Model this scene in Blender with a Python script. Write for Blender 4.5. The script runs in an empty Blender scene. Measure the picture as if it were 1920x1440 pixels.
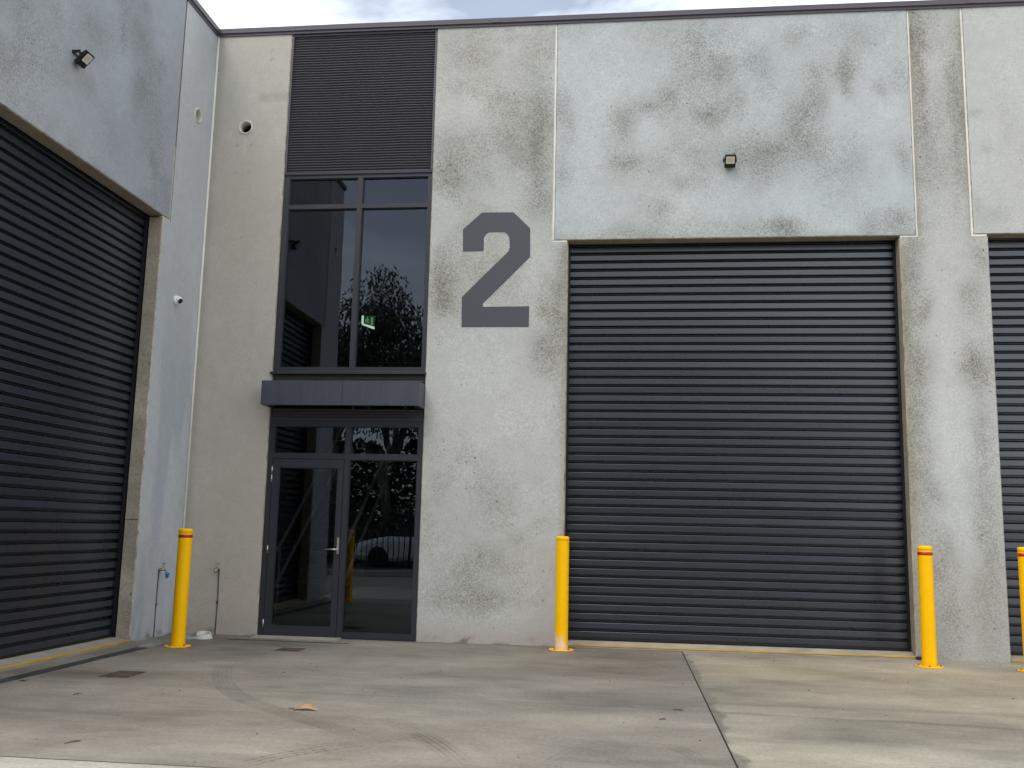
import bpy, bmesh, math, random
import numpy as np
from mathutils import Vector, Matrix

random.seed(7)
scene = bpy.context.scene
COL = scene.collection
pi = math.pi
R_ = math.radians

# ------------------------------------------------------------------ camera
CAM = np.array([0.0, -11.0, 1.2696])
FPX = 1801.5
ROT = np.array([[0.99310473, 0.11522835, 0.02157351],
                [0.00383189, 0.15202108, -0.98836982],
                [-0.11716786, 0.98163742, 0.15053131]])   # world -> camera (right, down, forward)
def ray(px, py):
    return ROT.T @ np.array([(px - 960) / FPX, (py - 720) / FPX, 1.0])
def on_wall(px, py, y=0.0):
    d = ray(px, py); p = CAM + d * (y - CAM[1]) / d[1]; return p[0], p[2]
def on_ground(px, py, z=0.0):
    d = ray(px, py); p = CAM + d * (z - CAM[2]) / d[2]; return p[0], p[1]
XL = -5.21
def on_left(px, py):
    d = ray(px, py); p = CAM + d * (XL - CAM[0]) / d[0]; return -p[1], p[2]

cam_d = bpy.data.cameras.new('camera')
cam = bpy.data.objects.new('camera', cam_d); COL.objects.link(cam)
cam_d.sensor_fit = 'HORIZONTAL'; cam_d.sensor_width = 36.0
cam_d.lens = 36.0 * FPX / 1920.0
cam_d.clip_start = 0.05; cam_d.clip_end = 2000
M = Matrix(((ROT[0][0], -ROT[1][0], -ROT[2][0], CAM[0]),
            (ROT[0][1], -ROT[1][1], -ROT[2][1], CAM[1]),
            (ROT[0][2], -ROT[1][2], -ROT[2][2], CAM[2]),
            (0, 0, 0, 1)))
cam.matrix_world = M
scene.camera = cam

# ------------------------------------------------------------------ noise in numpy
def _hash(ix, iy, seed):
    n = (ix.astype(np.int64) * 374761393 + iy.astype(np.int64) * 668265263 + seed * 974634777) & 0x7fffffff
    n = ((n ^ (n >> 13)) * 1274126177) & 0x7fffffff
    n = (n ^ (n >> 16)) & 0x7fffffff
    return n / float(0x7fffffff)
def vnoise(x, y, seed=0):
    ix = np.floor(x); iy = np.floor(y); fx = x - ix; fy = y - iy
    fx = fx * fx * (3 - 2 * fx); fy = fy * fy * (3 - 2 * fy)
    a = _hash(ix, iy, seed); b = _hash(ix + 1, iy, seed); c = _hash(ix, iy + 1, seed); d = _hash(ix + 1, iy + 1, seed)
    return (a * (1 - fx) + b * fx) * (1 - fy) + (c * (1 - fx) + d * fx) * fy
def fbm(x, y, seed=0, oct=4):
    s = 0; amp = 1; tot = 0
    for k in range(oct):
        s = s + amp * vnoise(x * 2 ** k + 17.3 * k, y * 2 ** k - 9.1 * k, seed + k); tot += amp; amp *= 0.5
    return s / tot
def sstep(a, b, x):
    t = np.clip((x - a) / (b - a), 0, 1); return t * t * (3 - 2 * t)

def lin(r, g, b):
    f = lambda c: (c / 255) / 12.92 if c / 255 <= 0.04045 else ((c / 255 + 0.055) / 1.055) ** 2.4
    return (f(r), f(g), f(b))

# ------------------------------------------------------------------ tagging / building helpers
def tag(o, label=None, cat=None, group=None, kind=None):
    if label: o['label'] = label
    if cat: o['category'] = cat
    if group: o['group'] = group
    if kind: o['kind'] = kind
    return o
def empty(name, loc, label, cat, group=None):
    o = bpy.data.objects.new(name, None); COL.objects.link(o); o.location = loc
    o.empty_display_size = 0.1
    return tag(o, label, cat, group)
def copy_tree(o, parent=None):
    c = o.copy(); COL.objects.link(c)
    if parent: c.parent = parent
    for ch in [x for x in COL.objects if x.parent == o]:
        copy_tree(ch, c)
    return c
def origin(o):
    v = Vector((0, 0, 0))
    while o is not None:
        v += o.location; o = o.parent
    return v

class MB:
    """collects geometry in world space, then links it as one mesh object"""
    def __init__(s):
        s.v = []; s.f = []; s.c = []; s.k = []; s.smooth = []
    def add(s, verts, faces, col=(1, 1, 1), spk=0.0, smooth=False):
        n = len(s.v)
        s.v.extend([tuple(p) for p in verts])
        s.c.extend([col] * len(verts)); s.k.extend([spk] * len(verts))
        s.f.extend([tuple(i + n for i in f) for f in faces]); s.smooth.extend([smooth] * len(faces))
    def box(s, x0, x1, y0, y1, z0, z1, col=(1, 1, 1), spk=0.0, bev=0.0, mat=None):
        x0, x1 = min(x0, x1), max(x0, x1); y0, y1 = min(y0, y1), max(y0, y1); z0, z1 = min(z0, z1), max(z0, z1)
        if bev > 0:
            bm = bmesh.new(); bmesh.ops.create_cube(bm, size=1)
            for v in bm.verts:
                v.co = Vector(((x0 + x1) / 2 + v.co.x * (x1 - x0), (y0 + y1) / 2 + v.co.y * (y1 - y0), (z0 + z1) / 2 + v.co.z * (z1 - z0)))
            bmesh.ops.bevel(bm, geom=list(bm.edges), offset=bev, segments=2, affect='EDGES', profile=0.6)
            s.bm(bm, col, spk, mat); return
        V = [(x0, y0, z0), (x1, y0, z0), (x1, y1, z0), (x0, y1, z0), (x0, y0, z1), (x1, y0, z1), (x1, y1, z1), (x0, y1, z1)]
        if mat is not None: V = [tuple(mat @ Vector(p)) for p in V]
        s.add(V, [(3, 2, 1, 0), (4, 5, 6, 7), (0, 1, 5, 4), (1, 2, 6, 5), (2, 3, 7, 6), (3, 0, 4, 7)], col, spk)
    def bm(s, bm, col=(1, 1, 1), spk=0.0, mat=None, smooth=False):
        bm.verts.index_update()
        V = [tuple((mat @ v.co) if mat is not None else v.co) for v in bm.verts]
        F = [tuple(v.index for v in f.verts) for f in bm.faces]
        s.add(V, F, col, spk, smooth); bm.free()
    def tube(s, pts, r, n=10, cap=True, col=(1, 1, 1), spk=0.0, smooth=True):
        pts = [Vector(p) for p in pts]
        rs = r if isinstance(r, (list, tuple)) else [r] * len(pts)
        V = []; F = []
        prev = None
        for i, p in enumerate(pts):
            t = (pts[min(i + 1, len(pts) - 1)] - pts[max(i - 1, 0)]).normalized()
            a = Vector((0, 0, 1)) if abs(t.z) < 0.9 else Vector((1, 0, 0))
            if prev is not None: a = prev
            u = (a - t * a.dot(t)).normalized(); w = t.cross(u); prev = u
            for k in range(n):
                th = 2 * pi * k / n
                V.append(p + (u * math.cos(th) + w * math.sin(th)) * rs[i])
        for i in range(len(pts) - 1):
            for k in range(n):
                a = i * n + k; b = i * n + (k + 1) % n
                F.append((a, b, b + n, a + n))
        if cap:
            F.append(tuple(reversed(range(n)))); F.append(tuple(range((len(pts) - 1) * n, len(pts) * n)))
        s.add(V, F, col, spk, smooth)
    def lathe(s, prof, n=24, mat=None, col=(1, 1, 1), spk=0.0, smooth=True):
        """prof: list of (radius, height) about local z"""
        V = []; F = []
        for (r, h) in prof:
            for k in range(n):
                th = 2 * pi * k / n
                p = Vector((r * math.cos(th), r * math.sin(th), h))
                V.append(mat @ p if mat is not None else p)
        m = len(prof)
        for i in range(m - 1):
            for k in range(n):
                a = i * n + k; b = i * n + (k + 1) % n
                F.append((a, b, b + n, a + n))
        if prof[0][0] > 1e-6: F.append(tuple(reversed(range(n))))
        if prof[-1][0] > 1e-6: F.append(tuple(range((m - 1) * n, m * n)))
        s.add(V, F, col, spk, smooth)
    def prism(s, poly, fn, d0, d1, col=(1, 1, 1), spk=0.0):
        """poly of (u,v) extruded from depth d0 to d1; fn(u,v,d)->world"""
        n = len(poly)
        V = [fn(u, v, d0) for u, v in poly] + [fn(u, v, d1) for u, v in poly]
        F = [tuple(range(n)), tuple(reversed(range(n, 2 * n)))]
        for i in range(n):
            j = (i + 1) % n; F.append((j, i, i + n, j + n))
        s.add(V, F, col, spk)
    def grid(s, u0, u1, v0, v1, fn, colfn, res=0.05, d=0.0, dfn=None, holes=()):
        nu = max(1, int(math.ceil((u1 - u0) / res))); nv = max(1, int(math.ceil((v1 - v0) / res)))
        U, Vv = np.meshgrid(np.linspace(u0, u1, nu + 1), np.linspace(v0, v1, nv + 1), indexing='ij')
        c, k = colfn(U, Vv)
        dead = np.zeros((nu, nv), bool)
        for (hu, hv, hr) in holes:
            cu = (U[:-1, :-1] + U[1:, 1:]) / 2; cv = (Vv[:-1, :-1] + Vv[1:, 1:]) / 2
            dead |= np.hypot(cu - hu, cv - hv) < hr
            r_ = np.hypot(U - hu, Vv - hv); near = (r_ < hr) & (r_ > 1e-4)
            U = np.where(near, hu + (U - hu) / np.maximum(r_, 1e-4) * hr, U); Vv = np.where(near, hv + (Vv - hv) / np.maximum(r_, 1e-4) * hr, Vv)
        D = np.full(U.shape, d) if dfn is None else d + dfn(U, Vv)
        n0 = len(s.v)
        Uf, Vf, Df = U.ravel(), Vv.ravel(), D.ravel()
        s.v.extend([fn(float(a), float(b), float(e)) for a, b, e in zip(Uf, Vf, Df)])
        cc = c.reshape(-1, 3); kk = k.ravel()
        s.c.extend([tuple(map(float, q)) for q in cc]); s.k.extend([float(q) for q in kk])
        for i in range(nu):
            for j in range(nv):
                if dead[i, j]: continue
                a = n0 + i * (nv + 1) + j
                s.f.append((a, a + nv + 1, a + nv + 2, a + 1)); s.smooth.append(False)
    def build(s, name, mat, parent=None, recalc=False, attr=False, loc=None):
        me = bpy.data.meshes.new(name)
        off = origin(parent) if parent is not None else Vector(loc) if loc is not None else Vector((0, 0, 0))
        me.from_pydata([(p[0] - off.x, p[1] - off.y, p[2] - off.z) for p in s.v], [], s.f)
        if recalc:
            bm = bmesh.new(); bm.from_mesh(me); bmesh.ops.recalc_face_normals(bm, faces=bm.faces)
            bm.to_mesh(me); bm.free()
        me.polygons.foreach_set('use_smooth', s.smooth)
        if attr:
            a = me.attributes.new('col', 'FLOAT_COLOR', 'POINT')
            arr = np.ones((len(s.v), 4), np.float32); arr[:, :3] = np.array(s.c); a.data.foreach_set('color', arr.ravel())
            b = me.attributes.new('spk', 'FLOAT', 'POINT'); b.data.foreach_set('value', np.array(s.k, np.float32))
        me.materials.append(mat); me.update()
        o = bpy.data.objects.new(name, me); COL.objects.link(o)
        if parent is not None: o.parent = parent
        elif loc is not None: o.location = loc
        return o

# ------------------------------------------------------------------ materials
class NT:
    def __init__(s, name):
        s.m = bpy.data.materials.new(name); s.m.use_nodes = True
        s.t = s.m.node_tree; s.t.nodes.clear()
        s.out = s.t.nodes.new('ShaderNodeOutputMaterial')
    def n(s, typ, **kw):
        nd = s.t.nodes.new(typ)
        for k, v in kw.items():
            if k.startswith('i_'):
                key = k[2:]
                nd.inputs[int(key) if key.isdigit() else key.replace('_', ' ')].default_value = v
            else: setattr(nd, k, v)
        return nd
    def l(s, a, b): s.t.links.new(a, b)
    def math(s, op, a, b=None, c=None, clamp=False):
        nd = s.t.nodes.new('ShaderNodeMath'); nd.operation = op; nd.use_clamp = clamp
        for i, x in enumerate((a, b, c)):
            if x is None: continue
            if isinstance(x, (int, float)): nd.inputs[i].default_value = x
            else: s.l(x, nd.inputs[i])
        return nd.outputs[0]
    def ramp(s, x, a, b, lo=0.0, hi=1.0):
        nd = s.t.nodes.new('ShaderNodeMapRange'); nd.inputs[1].default_value = a; nd.inputs[2].default_value = b
        nd.inputs[3].default_value = lo; nd.inputs[4].default_value = hi; s.l(x, nd.inputs[0]); return nd.outputs[0]
    def noise(s, vec, scale, detail=4, rough=0.55):
        nd = s.t.nodes.new('ShaderNodeTexNoise'); nd.inputs['Scale'].default_value = scale
        nd.inputs['Detail'].default_value = detail; nd.inputs['Roughness'].default_value = rough
        s.l(vec, nd.inputs['Vector']); return nd.outputs['Fac']
    def coord(s, scale=(1, 1, 1), kind='Object'):
        tc = s.t.nodes.new('ShaderNodeTexCoord'); mp = s.t.nodes.new('ShaderNodeMapping')
        mp.inputs['Scale'].default_value = scale; s.l(tc.outputs[kind], mp.inputs['Vector']); return mp.outputs[0]
    def mulcol(s, col, fac):
        nd = s.t.nodes.new('ShaderNodeVectorMath'); nd.operation = 'SCALE'; s.l(col, nd.inputs[0])
        if isinstance(fac, (int, float)): nd.inputs['Scale'].default_value = fac
        else: s.l(fac, nd.inputs['Scale'])
        return nd.outputs[0]
    def mixcol(s, fac, a, b):
        nd = s.t.nodes.new('ShaderNodeMix'); nd.data_type = 'RGBA'
        if isinstance(fac, (int, float)): nd.inputs[0].default_value = fac
        else: s.l(fac, nd.inputs[0])
        for i, x in ((6, a), (7, b)):
            if isinstance(x, tuple): nd.inputs[i].default_value = (*x, 1)
            else: s.l(x, nd.inputs[i])
        return nd.outputs[2]
    def bump(s, h, strength=0.3, dist=0.01):
        nd = s.t.nodes.new('ShaderNodeBump'); nd.inputs['Strength'].default_value = strength
        nd.inputs['Distance'].default_value = dist; s.l(h, nd.inputs['Height']); return nd.outputs[0]
    def pbr(s, col, rough=0.6, metal=0.0, normal=None, spec=0.5):
        p = s.t.nodes.new('ShaderNodeBsdfPrincipled')
        if isinstance(col, tuple): p.inputs['Base Color'].default_value = (*col, 1)
        else: s.l(col, p.inputs['Base Color'])
        if isinstance(rough, (int, float)): p.inputs['Roughness'].default_value = rough
        else: s.l(rough, p.inputs['Roughness'])
        p.inputs['Metallic'].default_value = metal
        p.inputs['Specular IOR Level'].default_value = spec
        if normal is not None: s.l(normal, p.inputs['Normal'])
        s.l(p.outputs[0], s.out.inputs[0]); return p

def mat_concrete():
    m = NT('precast_concrete'); v = m.coord()
    a = m.n('ShaderNodeAttribute', attribute_name='col'); k = m.n('ShaderNodeAttribute', attribute_name='spk')
    n1 = m.noise(v, 62, 5, 0.7); n2 = m.noise(v, 9, 5, 0.6); n3 = m.noise(v, 150, 3, 0.6)
    # grain
    g1 = m.ramp(n1, 0.35, 0.65, -1, 1); g2 = m.ramp(n2, 0.3, 0.7, -1, 1); g3 = m.ramp(n3, 0.3, 0.7, -1, 1)
    amp = m.math('MULTIPLY_ADD', k.outputs['Fac'], 0.46, 0.045)
    f = m.math('MULTIPLY', g1, amp)
    f = m.math('ADD', f, m.math('MULTIPLY', g2, 0.045))
    f = m.math('ADD', f, m.math('MULTIPLY', g3, m.math('MULTIPLY_ADD', k.outputs['Fac'], 0.24, 0.03)))
    # bug holes
    vo = m.n('ShaderNodeTexVoronoi', feature='F1'); vo.inputs['Scale'].default_value = 11; m.l(v, vo.inputs['Vector'])
    sep = m.n('ShaderNodeSeparateColor'); m.l(vo.outputs['Color'], sep.inputs[0])
    thr = m.ramp(sep.outputs[0], 0.55, 1.0, 0.0, 0.15)
    hole = m.math('LESS_THAN', vo.outputs['Distance'], thr)
    hole = m.math('MULTIPLY', hole, m.math('MULTIPLY_ADD', k.outputs['Fac'], 1.6, 0.22, clamp=True))
    vo2 = m.n('ShaderNodeTexVoronoi', feature='F1'); vo2.inputs['Scale'].default_value = 30; m.l(v, vo2.inputs['Vector'])
    sep2 = m.n('ShaderNodeSeparateColor'); m.l(vo2.outputs['Color'], sep2.inputs[0])
    hole2 = m.math('LESS_THAN', vo2.outputs['Distance'], m.ramp(sep2.outputs[0], 0.4, 1.0, 0.0, 0.32))
    hole2 = m.math('MULTIPLY', hole2, m.math('MULTIPLY', k.outputs['Fac'], 0.75, clamp=True))
    f = m.math('SUBTRACT', f, m.math('MULTIPLY', hole, 0.55))
    f = m.math('SUBTRACT', f, m.math('MULTIPLY', hole2, 0.42))
    f = m.math('MAXIMUM', m.math('ADD', f, 1.0), 0.2)
    c = m.mulcol(a.outputs['Color'], f)
    h = m.math('ADD', m.math('MULTIPLY', n3, 0.5), m.math('MULTIPLY', n1, 0.5))
    h = m.math('SUBTRACT', h, hole)
    m.pbr(c, 0.82, 0, m.bump(h, 0.25, 0.004), 0.35)
    return m.m
def mat_ground():
    m = NT('yard_concrete'); v = m.coord()
    a = m.n('ShaderNodeAttribute', attribute_name='col'); k = m.n('ShaderNodeAttribute', attribute_name='spk')
    n1 = m.noise(v, 26, 7, 0.7); n3 = m.noise(v, 210, 3, 0.6)
    vs = m.coord((1.1, 7.5, 1)); n2 = m.noise(vs, 1.7, 6, 0.6)
    vs2 = m.coord((5, 40, 1)); n4 = m.noise(vs2, 1.6, 4, 0.6)
    f = m.math('MULTIPLY', m.ramp(n1, 0.3, 0.7, -1, 1), 0.13)
    f = m.math('ADD', f, m.math('MULTIPLY', m.ramp(n2, 0.3, 0.7, -1, 1), 0.07))
    f = m.math('ADD', f, m.math('MULTIPLY', m.ramp(n4, 0.3, 0.7, -1, 1), 0.045))
    f = m.math('ADD', f, m.math('MULTIPLY', m.ramp(n3, 0.3, 0.7, -1, 1), 0.16))
    vo = m.n('ShaderNodeTexVoronoi', feature='F1'); vo.inputs['Scale'].default_value = 14; m.l(v, vo.inputs['Vector'])
    sep = m.n('ShaderNodeSeparateColor'); m.l(vo.outputs['Color'], sep.inputs[0])
    f = m.math('ADD', f, m.math('MULTIPLY', m.ramp(m.noise(v, 95, 4, 0.7), 0.3, 0.7, -1, 1), 0.16))
    f = m.math('ADD', f, m.math('MULTIPLY', m.ramp(m.noise(m.coord((14, 7, 1)), 3.0, 7, 0.72), 0.32, 0.68, -1, 1), 0.12))
    hole = m.math('LESS_THAN', vo.outputs['Distance'], m.ramp(sep.outputs[0], 0.7, 1.0, 0.0, 0.10))
    f = m.math('SUBTRACT', f, m.math('MULTIPLY', hole, 0.45))
    f = m.math('MAXIMUM', m.math('ADD', f, 1.0), 0.15)
    c = m.mulcol(a.outputs['Color'], f)
    h = m.math('ADD', m.math('MULTIPLY', n3, 0.6), m.math('MULTIPLY', n1, 0.8))
    m.pbr(c, 0.78, 0, m.bump(h, 0.35, 0.004), 0.35)
    return m.m
def mat_paint(name, col, rough=0.4, var=0.06, bump=0.02, dust=0.0, dustcol=(0.25, 0.22, 0.18), spec=0.5, streak=0.0):
    m = NT(name); v = m.coord()
    n1 = m.noise(v, 3, 5, 0.6); n2 = m.noise(v, 60, 3, 0.6)
    f = m.math('ADD', m.math('MULTIPLY', m.ramp(n1, 0.3, 0.7, -1, 1), var), 1.0)
    if streak:
        vs = m.coord((14, 14, 0.6)); n3 = m.noise(vs, 1.0, 4, 0.6)
        f = m.math('ADD', f, m.math('MULTIPLY', m.ramp(n3, 0.35, 0.7, -1, 1), streak))
    base = m.n('ShaderNodeRGB'); base.outputs[0].default_value = (*col, 1)
    c = m.mulcol(base.outputs[0], f)
    if dust:
        c = m.mixcol(m.math('MULTIPLY', m.ramp(m.noise(v, 1.6, 6, 0.65), 0.42, 0.75), dust, clamp=True), c, dustcol)
    r = m.ramp(n1, 0.2, 0.8, rough - 0.06, rough + 0.08)
    m.pbr(c, r, 0, m.bump(n2, bump, 0.002), spec)
    return m.m
def mat_metal(name, col, rough=0.35, metal=1.0):
    m = NT(name); v = m.coord(); n1 = m.noise(v, 40, 4, 0.6)
    base = m.n('ShaderNodeRGB'); base.outputs[0].default_value = (*col, 1)
    c = m.mulcol(base.outputs[0], m.ramp(n1, 0.2, 0.8, 0.8, 1.15))
    m.pbr(c, m.ramp(n1, 0.2, 0.8, rough - 0.08, rough + 0.12), metal); return m.m
def mat_attr(name, rough=0.45, spec=0.5, dirt=0.08, bump=0.0, rvar=0.08):
    m = NT(name); v = m.coord(); a = m.n('ShaderNodeAttribute', attribute_name='col')
    n1 = m.noise(v, 4, 5, 0.6); n2 = m.noise(v, 50, 3, 0.5)
    f = m.math('ADD', m.math('MULTIPLY', m.ramp(n1, 0.3, 0.7, -1, 1), dirt), 1.0)
    m.pbr(m.mulcol(a.outputs['Color'], f), m.ramp(n1, 0.2, 0.8, rough - rvar, rough + rvar), 0, m.bump(n2, bump, 0.002) if bump else None, spec)
    return m.m
def mat_glass(tint=(0.34, 0.355, 0.36)):
    m = NT('tinted_glass'); v = m.coord()
    n = m.noise(v, 0.9, 2, 0.5)
    nb = m.bump(n, 0.12, 0.01)
    fr = m.n('ShaderNodeFresnel'); fr.inputs['IOR'].default_value = 1.52; m.l(nb, fr.inputs['Normal'])
    gl = m.n('ShaderNodeBsdfGlossy'); gl.inputs['Roughness'].default_value = 0.0; gl.inputs['Color'].default_value = (0.80, 0.89, 1.0, 1); m.l(nb, gl.inputs['Normal'])
    tr = m.n('ShaderNodeBsdfTransparent'); tr.inputs['Color'].default_value = (*tint, 1)
    mx = m.n('ShaderNodeMixShader'); m.l(m.math('MULTIPLY', fr.outputs[0], 1.7, clamp=True), mx.inputs[0])
    m.l(tr.outputs[0], mx.inputs[1]); m.l(gl.outputs[0], mx.inputs[2]); m.l(mx.outputs[0], m.out.inputs[0])
    return m.m
def mat_emit(name, col, s):
    m = NT(name); e = m.n('ShaderNodeEmission'); e.inputs['Color'].default_value = (*col, 1); e.inputs['Strength'].default_value = s
    m.l(e.outputs[0], m.out.inputs[0]); return m.m
def mat_rust():
    m = NT('rusty_cast_iron'); v = m.coord()
    n = m.noise(v, 14, 6, 0.7); n2 = m.noise(v, 60, 4, 0.6)
    c = m.mixcol(m.ramp(n, 0.35, 0.65), (0.030, 0.018, 0.012), (0.13, 0.088, 0.062))
    m.pbr(m.mulcol(c, m.ramp(n2, 0.2, 0.8, 0.6, 1.4)), 0.85, 0.0, m.bump(n2, 0.6, 0.004)); return m.m
def mat_leaf(name, c0, c1):
    m = NT(name); v = m.coord(); n = m.noise(v, 1.3, 3, 0.6); n2 = m.noise(v, 11, 3, 0.6)
    c = m.mixcol(m.ramp(n, 0.35, 0.65), c0, c1)
    m.pbr(m.mulcol(c, m.ramp(n2, 0.2, 0.8, 0.6, 1.4)), 0.55, 0); return m.m

CONC = mat_concrete(); GROUND = mat_ground()
SHUT = mat_attr('shutter_paint', 0.28, 1.0, 0.03, rvar=0.02)
ALU = mat_paint('charcoal_aluminium', lin(46, 47, 53), 0.42, 0.04, 0.01)
CLAD = mat_paint('charcoal_cladding', lin(76, 73, 77), 0.45, 0.05, 0.01)
CANOPY = mat_paint('canopy_sheet_metal', lin(66, 69, 77), 0.45, 0.06, 0.01, streak=0.12)
COPING = mat_paint('capping_sheet_metal', lin(84, 76, 82), 0.42, 0.08, 0.01)
NUMP = mat_paint('number_paint', lin(74, 73, 79), 0.62, 0.05, 0.25)
SEAL = mat_paint('cream_sealant', lin(226, 222, 210), 0.7, 0.12, 0.1, dust=0.18, dustcol=(0.3, 0.28, 0.24))
YEL = mat_attr('yellow_bollard_paint', 0.45, 0.15, 0.03, 0.02)
GLASS = mat_glass()
BLACK = mat_paint('black_plastic', (0.006, 0.006, 0.007), 0.5, 0.1, 0.02)
WHITE = mat_paint('white_plastic', (0.78, 0.78, 0.77), 0.4, 0.03, 0.01)
LENS = mat_attr('led_lens', 0.3)
STEEL = mat_metal('brushed_steel', (0.62, 0.62, 0.6), 0.3)
BRASS = mat_metal('tap_brass', (0.42, 0.37, 0.28), 0.4)
GALV = mat_metal('galvanised_grate', (0.62, 0.63, 0.63), 0.45, 0.7)
RUST = mat_rust()
DARK = mat_paint('dark_recess', (0.012, 0.012, 0.013), 0.9, 0.1, 0.0)
DRAIN = mat_paint('dark_drain_fill', (0.032, 0.033, 0.035), 0.85, 0.35, 0.4, dust=0.12)
PVC = mat_paint('pvc_pipe', (0.60, 0.58, 0.50), 0.5, 0.10, 0.03, dust=0.5, dustcol=(0.4, 0.37, 0.3))
BLUE = mat_paint('blue_plastic', (0.03, 0.16, 0.5), 0.4)
PIPE = mat_paint('weathered_pipe', (0.10, 0.092, 0.082), 0.6, 0.3, 0.2)
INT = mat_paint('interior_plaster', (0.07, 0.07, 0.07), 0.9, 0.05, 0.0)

# ------------------------------------------------------------------ stains
BROWN = np.array([0.92, 0.90, 0.82])
def blobs_px(lst, conv):
    """stain list in photo pixels -> metres on the wall (u, v, ru, rv, strength)"""
    out = []
    for (px, py, rx, ry, s) in lst:
        u, v = conv(px, py); u1, _ = conv(px + rx, py); _, v1 = conv(px, py + ry)
        out.append((u, v, abs(u1 - u), abs(v1 - v), s))
    return out
def panel_col(base, seed, blobs=(), mott=0.10, dark=0.0, spk0=0.3, tint=(0.985, 1.0, 1.01), fn=None, aniso=(1, 1)):
    base = np.array(base)
    def f(U, V):
        n = fbm(U * 1.1 * aniso[0], V * 1.1 * aniso[1], seed, 5) - 0.5
        n2 = fbm(U * 3.7 * aniso[0] + 5, V * 3.7 * aniso[1], seed + 40, 4) - 0.5
        n3 = fbm(U * 0.6 + 3, V * 0.6, seed + 70, 3) - 0.5
        st = np.zeros_like(U)
        wu = U + 0.09 * (fbm(U * 3, V * 3, seed + 11, 3) - 0.5) * 2; wv = V + 0.09 * (fbm(U * 3 + 9, V * 3, seed + 12, 3) - 0.5) * 2
        for (bu, bv, ru, rv, s) in blobs:
            q = ((wu - bu) / (ru * 1.2)) ** 2 + ((wv - bv) / (rv * 1.2)) ** 2
            st = st + 0.85 * s * np.exp(-q * 0.9)
        n4 = fbm(U * 2.2 + 7, V * 2.2 + 1, seed + 90, 4) - 0.5
        pat = sstep(-0.02, 0.22, 0.4 * n + n4 + 0.3 * n2) * dark * 1.5
        st = np.clip(st + pat, -0.6, 1.0)
        L = 1 + mott * 2.2 * n + mott * 1.3 * n2
        L = L * (1 - 0.43 * np.clip(st, 0, 1) + 0.20 * np.clip(-st, 0, 1))
        c = base[None, None, :] * L[..., None]
        t = np.clip(st, 0, 1)[..., None]
        c = c * (1 - t * (1 - BROWN[None, None, :]))
        w = np.clip(n3 * 2, -1, 1)[..., None]
        c = c * (1 + w * (np.array(tint)[None, None, :] - 1) * 2)
        k = np.clip(spk0 * 0.6 + 0.95 * np.clip(st, 0, 1) + 0.5 * (n2 + 0.1), 0.02, 1.2)
        if fn is not None: c, k = fn(U, V, c, k)
        return c, k
    return f

WARM = lin(150, 140, 122)
def W(u, v, d): return (u, d, v)            # main wall: depth d into the building (+y)
def LW(u, v, d): return (XL - d, -u, v)     # left wing: u runs towards the viewer, depth is -x

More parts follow.
